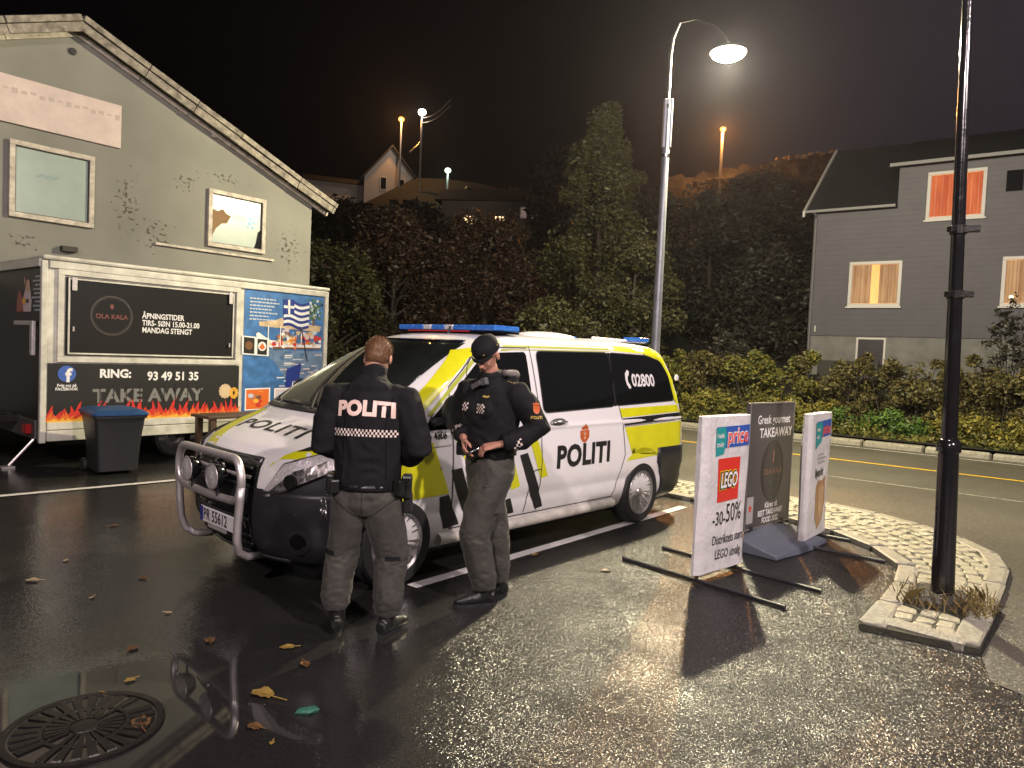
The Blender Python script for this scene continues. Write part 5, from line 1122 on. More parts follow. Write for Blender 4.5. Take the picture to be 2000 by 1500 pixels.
# yellow high visibility blocks
Y = K['hivis']
SD('yellow_panel', [[(-2.79, 1.79), (-2.79, 1.845), (-3.62, 1.835), (-3.80, 1.80), (-3.92, 1.68), (-3.985, 1.40), (-4.01, 1.22), (-3.99, 1.22), (-3.87, 1.25), (-3.86, 1.45), (-3.80, 1.66), (-3.68, 1.75), (-3.4, 1.775)]], Y)
SD('yellow_panel', [[(-2.75, 1.215), (-4.04, 1.23), (-4.04, 1.155), (-2.80, 1.125)]], Y)
SD('yellow_panel', [[(-2.84, 1.025), (-4.04, 1.05), (-4.04, .80), (-3.62, .735), (-3.50, .70)] + arc(-3.2, .345, .455, 48, 118, 10) + [(-2.98, .755)]], Y)
SD('yellow_panel', [[(-1.38, 1.005), (-1.475, 1.02), (-1.65, .655), (-1.55, .64)]], Y)
SD('yellow_panel', [[(-1.02, 1.0), (-1.12, 1.0), (-1.29, .60), (-1.18, .58)]], Y)
SD('yellow_panel', [[(-.47, 1.13), (-.61, 1.14), (-.76, .83), (-.70, .76)]], Y)
SD('yellow_panel', [[(.10, 1.02), (-.08, 1.06), (-.30, 1.03), (-.475, .635), (-.375, .63)] + arc(0, .345, .47, 36, 90, 8) + [(.0, .84)]], Y)
SD('roof_edge_line', [[(-1.2, 1.765), (-2.78, 1.795), (-2.78, 1.81), (-1.2, 1.785)], [(-1.15, 1.80), (-2.78, 1.825), (-2.78, 1.845), (-1.15, 1.825)], [(-1.15, 1.73), (-1.18, 1.75), (-2.78, 1.782), (-2.78, 1.775), (-1.3, 1.745)]], K['hivis_dim'])
# black slashes
SD('black_panel', [[(-1.265, .865), (-1.365, .88), (-1.535, .57), (-1.615, .385), (-1.51, .375), (-1.37, .64)]], K['black_vinyl'])
SD('black_panel', [[(-.49, .81), (-.60, .82), (-.74, .5), (-.80, .385), (-.70, .375), (-.56, .62)]], K['black_vinyl'])
SD('black_panel', [[(-.38, .615), (-.475, .625), (-.61, .375), (-.45, .36), (-.41, .48)]], K['black_vinyl'])
SD('black_panel', [[(-1.12, .50), (-1.19, .51), (-1.24, .38), (-1.16, .375)]], K['black_vinyl'])
SD('rail_cover', [[(-2.80, 1.115), (-4.04, 1.145), (-4.04, 1.075), (-2.83, 1.045)]], K['black_vinyl'], off=.004)
SD('rail_slot', line([(-2.82, 1.038), (-3.80, 1.062), (-3.80, 1.095)], .008), K['alu'], off=.007)
# windows
win1 = rc([(-1.605, 1.745), (-2.725, 1.765), (-2.69, 1.24), (-1.585, 1.21)], .06)
win2 = rc([(-2.745, 1.765), (-3.45, 1.755), (-3.70, 1.70), (-3.80, 1.55), (-3.845, 1.275), (-2.705, 1.245)], .05)
SD('side_window', [win1], K['dark_glass'], off=.004)
SD('side_window', [win2], K['dark_glass'], off=.004)
SD('window_pillar', [[(-2.715, 1.765), (-2.755, 1.765), (-2.715, 1.245), (-2.68, 1.24)]], K['gloss_black'], off=.0055)
SD('front_door_window', [rc([(-1.47, 1.735), (-1.06, 1.715), (-.88, 1.655), (-.57, 1.415), (-.51, 1.35), (-.51, 1.13), (-1.45, 1.18)], .04)], K['dark_glass'], off=.004)
SD('quarter_window', [rc([(-.49, 1.36), (-.25, 1.17), (-.22, 1.12), (-.49, 1.125)], .03)], K['dark_glass'], off=.004)
SD('pillar_stripe', [[(-.11, 1.26), (-.20, 1.245), (-.30, 1.32), (-.53, 1.485), (-.78, 1.66), (-1.0, 1.75), (-1.0, 1.772), (-.76, 1.715), (-.50, 1.55), (-.25, 1.385)]], Y, off=.009, step=.03)
SD('pillar_stripe', [[(-.25, 1.23), (-.29, 1.23), (-.56, 1.435), (-.86, 1.665), (-1.04, 1.725), (-1.04, 1.74), (-.83, 1.675), (-.54, 1.46)]], K['hivis_dim'], off=.006, step=.03)
# rubber seals
for w_ in (win1, win2): SD('window_seal', line(w_ + [w_[0]], .010), K['tyre'], off=.006, step=.2)
# door gaps
G_ = K['grey_line']
for pts in ([(-.50, 1.44), (-.485, 1.11), (-.50, 1.0), (-.52, .36)], [(-1.53, 1.79), (-1.53, 1.12), (-1.56, .80), (-1.55, .60), (-1.53, .36)], [(-2.755, 1.235), (-2.79, 1.12), (-2.86, .75), (-2.72, .40), (-2.68, .355)], [(-1.56, .72), (-1.47, .72), (-1.43, .66), (-1.40, .5), (-1.36, .37)], [(-.50, 1.44), (-.86, 1.71), (-1.05, 1.76), (-1.5, 1.77)], [(-.50, .355), (-2.70, .345)]):
    SD('panel_gap', line(pts, .009), G_, off=.0045)
SD('door_highlight', line([(.05, .985), (-.48, 1.005)], .006), K['alu'], off=.0055)
q = MB(); q.tube([(-.40, .935, .285), (-2.70, .935, .28)], .045, 14); q.build('sill', K['sill_paint'], van, smooth='auto')
# lettering
SD('police_lettering', [], K['black_vinyl'], texts=[T('POLITI', -1.76, .715, -1, size=.272, bold=.0115, shear=.0, sx=1.0, space=1.06)])
SD('unit_number', [], K['black_vinyl'], texts=[T('4806', -.30, 1.055, -1, size=.082, bold=.0015, sx=.8)], off=.004)
SD('phone_number', [arc(-3.0, 1.50, .055, 100, 260, 8) + [(-3.02, 1.46), (-2.985, 1.475), (-2.975, 1.50), (-2.985, 1.525), (-3.02, 1.545)]][:0] + [[(-3.005, 1.60), (-2.955, 1.56), (-2.945, 1.50), (-2.955, 1.45), (-2.995, 1.405), (-3.03, 1.42), (-3.01, 1.455), (-2.99, 1.47), (-2.985, 1.50), (-2.995, 1.53), (-3.015, 1.545), (-3.035, 1.58)]], K['s_white'], texts=[T('02800', -3.06, 1.435, -1, size=.175, bold=.005, sx=1.0)], off=.006)
# crest
SD('crest', [[(-2.10, .965), (-2.095, 1.03), (-2.235, 1.035), (-2.235, .965), (-2.20, .93), (-2.165, .915), (-2.13, .93)], [(-2.12, 1.038), (-2.115, 1.06), (-2.14, 1.05), (-2.15, 1.075), (-2.16, 1.085), (-2.17, 1.095), (-2.18, 1.085), (-2.19, 1.075), (-2.20, 1.05), (-2.22, 1.062), (-2.215, 1.04)]], K['orange'], off=.004)
SD('crest_mark', line([(-2.165, .945), (-2.165, 1.02)], .012) + line([(-2.14, 1.0), (-2.19, 1.0)], .01) + line([(-2.15, .96), (-2.18, .96)], .009), K['crest_pale'] if 'crest_pale' in K else mat('crest_pale', (.62, .42, .28), .5), off=.006)
# handles, indicator, filler
q = MB(); q.ell((-1.77, .955, 1.125), (.11, .012, .034), 20, 10); h1 = q.build('door_handle_bowl', mat('handle_bowl', (.10, .10, .10), .3), van, smooth=True)
q = MB(); q.tube([(-1.66, .968, 1.12), (-1.69, .978, 1.127), (-1.77, .984, 1.13), (-1.85, .98, 1.127), (-1.875, .968, 1.12)], [(.010, .016)] * 5, 12); q.build('door_handle', K['chrome'], van, smooth=True)
q = MB(); q.tube([(-1.35, .965, 1.09), (-1.27, .975, 1.10), (-1.16, .965, 1.09)], [(.010, .016)] * 3, 12); q.build('door_handle', K['gloss_black'], van, smooth=True)
q = MB(); q.ell((-.38, .952, .83), (.026, .012, .026), 16, 8); q.build('side_indicator', mat('indicator', (.30, .24, .22), .3), van, smooth=True)
# windscreen (ring strip), black edge, cowl
ws = vstrip('windscreen', [1.225, 1.26, 1.30, 1.35, 1.40, 1.45, 1.50, 1.55, 1.60, 1.65, 1.70, 1.735, 1.765, 1.785], 8, NF - 8, .004, K['wind_glass'])
cw = vstrip('cowl', [1.195, 1.205, 1.215, 1.228], 7, NF - 7, .005, K['black_plastic'])
hd = vstrip('windscreen_top_edge', [1.787, 1.80, 1.808], 9, NF - 9, .006, K['gloss_black'])
for s_ in (1, -1):
    q = MB(); q.tube([(.20, s_ * .15 + .25, 1.23), (.08, s_ * .12 + .1, 1.33), (-.02, .05 + s_ * .1, 1.40)], .008, 6); q.build('wiper', K['black_plastic'], van)
# something of the cabin seen behind the windscreen: grab bar on the far side
q = MB(); q.tube([(.175, -.06, 1.245), (.15, -.40, 1.25)], .012, 6); q.build('wiper_arm', K['black_plastic'], van)
# bonnet decals, pressed from above
def HD(name, polys, m, off=.003, texts=(), step=.06): return decal(name, polys, BV, lambda a, b: (a, b, 2.5), (0, 0, -1), m, van, off=off, texts=texts, step=step)
vs, fs = text2d('POLITI', size=.25, bold=.004, sx=1.12, space=1.04)
wmax = max(v[0] for v in vs)
HD('bonnet_lettering', [], K['black_vinyl'], texts=[([(.385 + b * .75 if False else .405 + b * .62, -.46 + a / wmax * .92) for a, b in vs][:0] or [(.40 + b * .62, .46 - a / wmax * .92) for a, b in vs][:0] or [(.53 - b * .0 - (.0) + 0 * a - (.18 - b) * 0 - .0 + (-b) * .75 + .0, -.46 + a / wmax * .92) for a, b in vs], fs, 0)])
HD('bonnet_stripe', [[(.76, .50), (.70, .58), (.62, .74), (.30, .87), (.26, .80), (.44, .72), (.60, .62)]], Y)
HD('bonnet_stripe', [[(.77, -.46), (.765, -.30), (.60, -.43), (.42, -.515), (.20, -.57), (.18, -.75), (.44, -.68), (.64, -.58)]], Y)

# grille: dark inset, mesh and slats round the bonnet lip
gp = vstrip('grille_panel', [.70, .76, .82, .88, .925], 17, NF - 17, .012, K['gloss_black'])
def hexmat():
    m = mat('grille_mesh', (.03, .03, .032), .35, metal=.3); t = m.node_tree; b = t.nodes['Principled BSDF']
    c = t.nodes.new('ShaderNodeTexCoord'); v = t.nodes.new('ShaderNodeTexVoronoi'); v.inputs['Scale'].default_value = 60; v.inputs['Randomness'].default_value = .15
    r = t.nodes.new('ShaderNodeValToRGB'); r.color_ramp.elements[0].color = (.003, .003, .003, 1); r.color_ramp.elements[1].color = (.09, .09, .09, 1); r.color_ramp.elements[0].position = .35; r.color_ramp.elements[1].position = .5
    t.links.new(c.outputs['Object'], v.inputs['Vector']); t.links.new(v.outputs['Distance'], r.inputs[0]); t.links.new(r.outputs[0], b.inputs['Base Color']); return m
vstrip('grille_mesh', [.885, .905, .925, .938], 17, NF - 17, .020, hexmat())
for z in (.74, .80, .86):
    vstrip('grille_slat', [z - .012, z, z + .012], 18, NF - 18, .024, K['black_plastic'] if z != .80 else K['alu'])
vstrip('lower_grille', [.30, .36, .42, .48, .55], 18, NF - 18, .022, K['gloss_black'])
for z in (.33, .39, .51): vstrip('lower_slat', [z - .01, z + .01], 18, NF - 18, .034, K['black_plastic'])
vstrip('bumper_lip', [.21, .235, .26], 12, NF - 12, .034, mat('dull_lip', (.05, .05, .055), .4))
q = MB(); q.lathe([(0, .0), (.075, .0), (.085, .012), (.092, 0)], 28, axis='x', c=(.862, 0, .80), caps=False); q.build('badge_ring', K['chrome'], van, smooth='auto')
q = MB()
for k in range(3):
    a = pi / 2 + k * 2 * pi / 3; A = Vector((0, cos(a), sin(a))); B = Vector((0, -sin(a), cos(a))); c = Vector((.875, 0, .80)); q.add([c + A * .078, c + B * .012, c - A * .01, c - B * .012], [(0, 1, 2, 3)])
q.build('badge_star', K['chrome'], van)
# headlights pressed on from the corner
def lamp_side(sg_):
    dd = Vector((-.707, -.707 * sg_, 0))
    def to3(s_, z): return (s_ * -.707 + 2.2, (s_ * .707 + 2.2 ) * sg_, z)
    def CD(name, polys, m, off, texts=(), par=None): 
        o = decal(name, polys, BV, to3, dd, m, par or van, off=off, step=.04); return o
    outer = rc([(-.235, .685), (-.20, .72), (-.065, .915), (.30, 1.02), (.46, 1.045), (.47, .97), (.33, .90), (.10, .79), (-.06, .715)], .02)
    CD('bumper_upper', [[(-.27, .69), (-.20, .70), (-.06, .722), (.10, .80), (.33, .91), (.43, .95), (.52, .80), (.53, .70)]], K['black_plastic'], .011)
    b_ = CD('headlight', [outer], K['lamp_inner'], .013)
    CD('light_strip', [[(-.225, .69), (-.06, .905), (.30, 1.01), (.455, 1.035), (.455, 1.0), (.30, .965), (.02, .87), (-.09, .78), (-.19, .695)]], K['lens'], .017, par=b_)
    CD('reflector', [arc(.0, .80, .042, 0, 360, 16)[:-1]], K['lens'], .019, par=b_); CD('reflector_rim', [arc(.0, .80, .050, 0, 360, 20) + arc(.0, .80, .043, 360, 0, 20)], K['steel'], .021, par=b_); CD('reflector', [arc(.13, .86, .04, 0, 360, 16)[:-1]], K['lamp_inner'], .019, par=b_); CD('reflector', [arc(.26, .915, .035, 0, 360, 14)[:-1]], K['lens'], .019, par=b_)
    CD('light_edge', line([(-.19, .69), (-.04, .735), (.11, .805), (.33, .91), (.45, .975)], .014), K['chrome'], .021, par=b_)
    CD('fog_light_surround', [arc(.06, .41, .085, 0, 360, 24)[:-1]], K['black_plastic'], .024); f = CD('fog_light', [arc(.06, .41, .055, 0, 360, 20)[:-1]], K['gloss_black'], .030)
    CD('fog_light_ring', [arc(.06, .41, .058, -150, -20, 12) + arc(.06, .41, .048, -20, -150, 12)], K['steel'], .034)
    CD('bonnet_inlet', [rc([(-.01, .985), (.16, 1.05), (.42, 1.095), (.44, 1.07), (.20, 1.01)], .02)], K['black_vinyl'], .004)
    CD('parking_sensor', [arc(.05, .60, .012, 0, 360, 10)[:-1]], K['steel'], .026)
lamp_side(1); lamp_side(-1)
# mirrors
for s_ in (1, -1):
    q = MB(); q.ell((0, 0, 0), (.075, .11, .135), 18, 12); q.v = [(x * (1 if x > 0 else .55), y, z) for x, y, z in q.v]; m_ = q.build('door_mirror', K['black_plastic'], van, smooth=True, loc=(-.40, s_ * 1.06, 1.26))
    q = MB(); q.tube([(-.32, s_ * .90, 1.17), (-.30, s_ * 1.02, 1.20)], [(.03, .04), (.03, .04)], 10); q.build('mirror_arm', K['black_plastic'], van)
# tail light, badge, rear plate hint
for s_ in (1, -1):
    o = decal('tail_light', [[(-4.00, 1.18), (-4.16, 1.18), (-4.16, .80), (-4.03, .80), (-4.02, 1.0)]], BV, lambda a, b: (a, 2.0 * s_, b), (0, -s_, 0), K['red_lens'], van, off=.008)
q = MB(); q.lathe([(0, 0), (.03, 0), (.034, .02), (.01, .03)], 14, axis='y', c=(-4.14, .78, 1.52)); q.build('rear_marker', K['s_white'], van)
# number plate
q = MB(); q.b2((.868, -.26, .395), (.876, .26, .505)); npl = q.build('number_plate', K['plate_white'], van, bevel=.003)
q = MB(); q.b2((.8765, -.26, .396), (.878, -.215, .504)); q.build('plate_band', K['plate_blue'], npl)
q = MB(); put_text(q, 'PR 55612', (.8795, -.205, .415), (0, 1, 0), (0, 0, 1), size=.115, bold=.0012, sx=.80, space=1.04); q.build('plate_lettering', K['s_black'], npl)
q = MB(); q.b2((.866, -.14, .365), (.872, .14, .39)); q.build('plate_holder', K['s_lgrey'], van)
# bull bar: closed loop with cross tube, two legs and spot lamps
def roundloop(pts, r, n=6, closed=True): return [(a, b) for a, b in rc(pts, r, n)]
XB = .945
lp_ = roundloop([(-.46, .90), (.46, .90), (.50, .72), (.40, .26), (.30, .24), (.0, .22), (-.30, .24), (-.40, .26), (-.50, .72)], .12)
bb = thing('bull_bar', '', '') if False else None
def yz(p, x=XB): return (x + .0, p[0], p[1])
top = rc([(-.36, .655), (-.485, .72), (-.47, .935), (0, .955), (.47, .935), (.485, .72), (.36, .655)], .13, 6)
q = MB()
loop = rc([(-.45, .655), (-.50, .80), (-.44, .94), (.44, .94), (.50, .80), (.45, .655), (0, .64)], .11, 6)
pts = [yz(p) for p in loop] + [yz(loop[0]), yz(loop[1])]
q.tube(pts, .027, 14, caps=False); bar = q.build('bull_bar', K['alu'], van, smooth=True)
for s_ in (1, -1):
    leg_ = [(XB, s_ * .485, .76), (XB, s_ * .475, .66), (XB - .0, s_ * .455, .52), (XB - .005, s_ * .44, .40), (XB - .03, s_ * .42, .31), (XB - .10, s_ * .40, .26), (XB - .22, s_ * .38, .25)]
    q = MB(); q.tube(leg_, .027, 14); q.build('bar_leg', K['alu'], bar, smooth=True)
    q = MB(); q.lathe([(0, -.06), (.055, -.055), (.082, -.02), (.086, .018), (.088, .03), (.078, .034)], 28, axis='x', c=(.98, s_ * .20, .795), caps=False); sp = q.build('spot_lamp', K['gloss_black'], van, smooth='auto')
    q = MB(); q.lathe([(.0, .044), (.04, .042), (.079, .032)], 28, axis='x', c=(.98, s_ * .20, .795), caps=False); q.build('spot_lens', K['lens'], sp, smooth=True)
    q = MB(); q.lathe([(.078, .032), (.084, .040), (.090, .030)], 28, axis='x', c=(.98, s_ * .20, .795), caps=False); q.build('spot_rim', K['alu'], sp, smooth=True)
    q = MB(); q.tube([(.97, s_ * .20, .71), (.97, s_ * .20, .66)], .01, 6); q.build('lamp_bracket', K['black_plastic'], sp)
# wheels: lathed tyre and rim, paired spokes
def van_wheel(x, s_):
    Rm = .325; w_ = thing.__wrapped__ if False else None
    q = MB(); q.lathe([(.215, -.10), (.255, -.112), (.30, -.108), (Rm - .008, -.088), (Rm, -.06), (Rm, .06), (Rm - .008, .088), (.30, .108), (.255, .112), (.215, .10)], 56, axis='y', caps=False); w = q.build('wheel', K['tyre'], van, smooth='auto')
    w.location = (x, s_ * .855, .328); w.rotation_euler = (0, 0, 0 if s_ < 0 else pi)
    q = MB(); q.lathe([(.20, .02), (.205, .095), (.225, .106), (.232, .10)], 56, axis='y', caps=False); q.lathe([(.20, .02), (.06, .0)], 56, axis='y', caps=False); q.build('rim', K['alu_rim'], w, smooth='auto')
    q = MB(); q.lathe([(0, .088), (.035, .086), (.05, .07), (.055, .03)], 28, axis='y', caps=False); q.build('hub', K['alu_rim'], w, smooth='auto')
    for k in range(20):
        a = 2 * pi * k / 20 + (.045 if k % 2 else -.045); A = Vector((cos(a), 0, sin(a))); Bv = Vector((-sin(a), 0, cos(a)))
        q = MB(); R = []
        for r_, wd_, yy in ((.045, .010, -.080), (.12, .007, -.074), (.208, .012, -.097)):
            c = A * r_ + Vector((0, yy, 0)); R.append([c - Bv * wd_ / 2, c - Bv * wd_ / 2 + Vector((0, .028, 0)), c + Bv * wd_ / 2 + Vector((0, .028, 0)), c + Bv * wd_ / 2])
        q.loft(R); q.build('spoke', K['alu_rim'], w)
    q = MB(); q.lathe([(0, -.02), (.16, -.02), (.16, .0), (0, .0)], 28, axis='y'); q.build('brake_disc', K['iron'], w)
    return w
for x in (0, -3.2):
    for s_ in (1, -1): van_wheel(x, s_)
q = MB(); q.b2((.5, -.8, .16), (-3.9, .8, .26)); q.build('underbody', K['gloss_black'], van)
# light bars
lb = MB(); lb.b2((-1.52, -.66, 1.885), (-1.22, .66, 1.905)); lb = lb.build('light_bar', K['gloss_black'], van)
sect = [(-.66, -.44, 'blue_lens'), (-.44, -.30, 'blue_lens'), (-.30, -.18, 'white_lens'), (-.18, .0, 'blue_lens'), (.0, .12, 'white_lens'), (.12, .40, 'blue_lens'), (.40, .66, 'blue_lens')]
for a, b, m_ in sect:
    q = MB(); q.b2((-1.53, a + .003, 1.907), (-1.21, b - .003, 1.955)); q.build('lens', K[m_], lb, bevel=.012)
q = MB(); q.b2((-1.205, -.5, 1.892), (-1.200, .35, 1.903)); q.build('red_strip', K['red_strip'], lb)
q = MB()
for y in (-.5, .5): q.b2((-1.42, y - .04, 1.86), (-1.32, y + .04, 1.885))
q.build('mount', K['black_plastic'], lb)
lb2 = MB(); lb2.b2((-3.72, -.60, 1.895), (-3.58, .60, 1.93)); lb2 = lb2.build('rear_light_bar', K['white_paint'], van, bevel=.01)
for a, b in ((-.62, -.40), (.40, .62)):
    q = MB(); q.b2((-3.75, a, 1.905), (-3.55, b, 1.955)); q.build('lens', K['blue_lens'], lb2, bevel=.012)
q = MB(); q.ell((-2.55, .1, 1.905), (.42, .24, .055), 20, 10); q.build('roof_vent', K['white_paint'], van, smooth=True)
q = MB(); q.tube([(-2.9, .45, 1.92), (-3.6, .45, 1.915)], .012, 6); q.tube([(-2.9, -.45, 1.92), (-3.6, -.45, 1.915)], .012, 6); q.build('roof_rail', K['white_paint'], van)
q = MB(); q.tube([(-1.0, .30, 1.87), (-1.02, .30, 1.93)], .012, 6); q.build('aerial', K['black_plastic'], van)

# ------------------------------------------------------------ the two officers (x = own right, y = facing)
def remesh(mb, name, m, parent, voxel=.012, smooth=4, disp=None):
    o = mb.build(name, m, parent)
    bm = bmesh.new(); bm.from_mesh(o.data); bmesh.ops.recalc_face_normals(bm, faces=bm.faces); bm.to_mesh(o.data); bm.free()
    r = o.modifiers.new('r', 'REMESH'); r.mode = 'VOXEL'; r.voxel_size = voxel; r.use_smooth_shade = True
    s_ = o.modifiers.new('s', 'SMOOTH'); s_.iterations = smooth; s_.factor = .5
    P = o.parent; o.parent = None; apply_mods(o); o.parent = P
    if disp:
        me = o.data; N = [v.normal.copy() for v in me.vertices]
        for v, n in zip(me.vertices, N): v.co += n * disp(v.co)
    o.data.polygons.foreach_set('use_smooth', [True] * len(o.data.polygons)); o.data.update(); return o
def seg(mb, pts, rad, n=18, side=None): mb.tube(pts, rad, n, side=side)
def fold(amp, sc, seed=0, zs=1.0):
    off = Vector((seed * 3.7, seed * 1.3, seed * 2.1))
    def f(co):
        p = Vector((co.x * sc, co.y * sc, co.z * sc * zs)) + off
        a = 1 - abs(noise.noise(p + Vector((0, 0, noise.noise(p * .6) * 2)))) * 2.2
        b = 1 - abs(noise.noise(p * 2.3)) * 2.2
        return amp * (a * .7 + b * .3)
    return f
def trouser_fold(knees, hem, seed):
    f1 = fold(.008, 9, seed, .7); f2 = fold(.010, 12, seed + 3, 2.6)
    def f(co):
        k = max(math.exp(-((co.z - knees) / .10) ** 2), math.exp(-((co.z - hem) / .12) ** 2), .5 * math.exp(-((co.z - .85) / .08) ** 2))
        return f1(co) * (1 - .5 * k) + f2(co) * k * 1.25
    return f
def hand(mb, wrist, direction, palm_n, side, curl=1.0, s=1.0, spread=.0):
    """palm with four unequal bent fingers and a thumb leaving the side of the palm. side=+1: thumb towards direction x palm_n"""
    d = Vector(direction).normalized(); n = Vector(palm_n); n = (n - d * n.dot(d)).normalized(); w = d.cross(n) * side
    W_ = Vector(wrist); pe = W_ + d * .088 * s
    mb.tube([W_ - d * .03, W_ + d * .012, W_ + d * .05 * s, pe], [(.021, .027), (.020, .030), (.016, .040), (.012, .040)], 14, side=n)
    for k, (off, L, r) in enumerate(((.030, .074, .0088), (.0105, .083, .0092), (-.0095, .077, .0088), (-.028, .060, .0078))):
        b = pe + w * off * s - d * .018; a = .25 + .35 * curl + .05 * k; p = [b]; dd = d + w * (off * spread)
        for j, f_ in enumerate((.45, .32, .25)):
            a1 = a + j * .62 * curl; p.append(p[-1] + (dd * cos(a1) + n * sin(a1)).normalized() * L * s * f_ * (1.25 if j == 0 else 1))
        mb.tube(p, [r * 1.02 * s, r * s, r * .92 * s, r * .74 * s], 10)
    b = W_ + d * .022 + w * .026 * s + n * .006
    mb.tube([b, b + (d * .55 + w * .75 + n * .35).normalized() * .038 * s, b + (d * .75 + w * .45 + n * .55).normalized() * .068 * s, b + (d * .95 + w * .25 + n * .60).normalized() * .090 * s], [.015 * s, .0125 * s, .0105 * s, .008 * s], 10)
def head(mb, c, M3, jaw=1.0):
    def P(x, y, z): return Vector(c) + M3 @ Vector((x, y, z))
    m3 = M3
    mb.ell(P(0, -.012, .035), (.076, .094, .084), 22, 16, mtx=m3); mb.ell(P(0, .022, -.028), (.060, .070, .078), 20, 14, mtx=m3)
    mb.ell(P(0, .062, -.078), (.026, .022, .022), 14, 10, mtx=m3)                    # chin
    mb.ell(P(0, .074, .018), (.046, .016, .014), 16, 8, mtx=m3)                       # brow
    mb.tube([P(0, .080, .012), P(0, .094, -.010), P(0, .106, -.028), P(0, .086, -.038)], [.008, .010, .0135, .010], 10)
    for s_ in (1, -1):
        mb.ell(P(s_ * .032, .066, -.026), (.019, .016, .016), 12, 8, mtx=m3)          # cheek
        mb.ell(P(s_ * .010, .098, -.032), (.008, .010, .007), 8, 6, mtx=m3)
        mb.ell(P(s_ * .078, -.008, -.010), (.008, .020, .032), 12, 8, mtx=m3)         # ear
    mb.ell(P(0, .088, -.050), (.022, .010, .0055), 12, 6, mtx=m3); mb.ell(P(0, .086, -.059), (.020, .010, .006), 12, 6, mtx=m3)
def eyes(par, c, M3):
    for s_ in (1, -1):
        p = Vector(c) + M3 @ Vector((s_ * .029, .078, .000)); q = MB(); q.ell(p, (.0105, .0105, .0085), 12, 8, mtx=M3); q.build('eye', K['eye'], par, smooth=True)
def boot(par, ankle, yaw, tone='leather'):
    q = MB(); f = Vector((-sin(yaw), cos(yaw), 0)); A = Vector((ankle[0], ankle[1], 0))
    q.tube([A + Vector((0, 0, .24)), A + Vector((0, 0, .12)) - f * .005, A + Vector((0, 0, .055)) - f * .01], [.052, .050, .046], 14)
    q.tube([A - f * .075 + Vector((0, 0, .055)), A + Vector((0, 0, .060)), A + f * .09 + Vector((0, 0, .050)), A + f * .165 + Vector((0, 0, .038)), A + f * .20 + Vector((0, 0, .034))], [(.042, .034), (.050, .040), (.040, .046), (.030, .044), (.016, .028)], 14, side=(0, 0, 1))
    b = remesh(q, 'boot', K[tone], par, .009, 3, fold(.003, 25, ankle[0]))
    q = MB(); R = []
    for z in (.0, .022):
        R.append([A + f * (y + 0) + f.cross(Vector((0, 0, 1))) * x + Vector((0, 0, z)) for x, y in [(.038 * cos(t) * (1.15 if sin(t) > 0 else .9), .062 + .145 * sin(t)) for t in [2 * pi * k / 20 for k in range(20)]]])
    q.loft(R); q.build('sole', K['black_plastic'], b)
    return b

# ---- officer seen from behind
PA = thing('person', 'officer seen from behind at the van bonnet, reddish hair, black jacket with white lettering', 'person', (-.835, 4.21, 0), radians(-2))
Mh = Matrix.Rotation(radians(-31), 3, 'X'); hc = (.01, .115, 1.65)
q = MB(); head(q, hc, Mh); q.tube([(0, .02, 1.44), (0, .05, 1.54), (0, .085, 1.62)], [.07, .062, .060], 16)
q.tube([(0, 0, .88), (0, .0, 1.1), (0, .02, 1.35), (0, .02, 1.46)], [(.13, .09), (.12, .09), (.15, .10), (.10, .07)], 18, side=(1, 0, 0))
for s_ in (1, -1):
    q.tube([(s_ * .09, .02, 1.42), (s_ * .19, .01, 1.42), (s_ * .295, -.02, 1.15), (s_ * .12, .20, 1.06), (s_ * .085, .235, 1.05)], [.05, .045, .038, .026, .024], 14)
    q.tube([(s_ * .08, 0, .92), (s_ * .13, .03, .5), (s_ * .155, .0, .12)], [.08, .055, .04], 14)
    hand(q, (s_ * .085, .235, 1.05), (-s_ * .35, .9, .05), (0, .2, -1), -s_, 1.0)
bA = remesh(q, 'body', K['skin'], PA, .0055, 2)
def hairmesh(par, c, M3, low):
    q = MB(); q.ell(Vector(c) + M3 @ Vector((0, -.014, .038)), (.081, .099, .090), 28, 20, mtx=M3); q.ell(Vector(c) + M3 @ Vector((0, -.045, -.008)), (.068, .062, .062), 24, 16, mtx=M3)
    h_ = remesh(q, 'hair', K['hair'], par, .006, 2)
    inv = M3.inverted(); bm = bmesh.new(); bm.from_mesh(h_.data); cut_ = []
    for v in bm.verts:
        p = inv @ (v.co - Vector(c))
        if p.z < low + max(0, (p.y + .03)) * .95 or (p.y > .07 and p.z < .065): cut_.append(v)
    bmesh.ops.delete(bm, geom=cut_, context='VERTS'); bm.to_mesh(h_.data); bm.free()
    rnd = random.Random(3); q = MB(); vs = h_.data.vertices
    for v in rnd.choices(list(vs), k=5200):
        n = v.normal; d = (n * .75 + M3 @ Vector((rnd.gauss(0, .25), -.15 + rnd.gauss(0, .25), -.35 + .5 * (inv @ (v.co - Vector(c))).z / .1))).normalized(); t = n.cross(Vector((rnd.gauss(0, 1), rnd.gauss(0, 1), rnd.gauss(0, 1)))).normalized() * .0011
        L_ = rnd.uniform(.006, .013) * (1.25 if v.co.z > c[2] + .05 else .8); q.add([v.co - t, v.co + t, v.co + d * L_], [(0, 1, 2)])
    st = q.build('hair_strands', K['hair'], h_); stuff(st); return h_
hairmesh(PA, hc, Mh, -.062)
def jacket(par, spec, arms, seed, extra=None, disp=.010):
    q = MB(); q.tube([p for p, r in spec], [r for p, r in spec], 30, side=(1, 0, 0))
    for P_, R_ in arms: q.tube(P_, R_, 20)
    if extra: extra(q)
    return remesh(q, 'jacket', K['jacket'], par, .011, 5, fold(disp, 8.5, seed, .8))
def collarA(q):
    q.tube([(0, .03, 1.48), (0, .045, 1.545), (0, .06, 1.60)], [(.088, .085), (.076, .080), (.074, .078)], 22, side=(1, 0, 0))
    q.ell((0, -.055, 1.475), (.12, .045, .055), 18, 10)
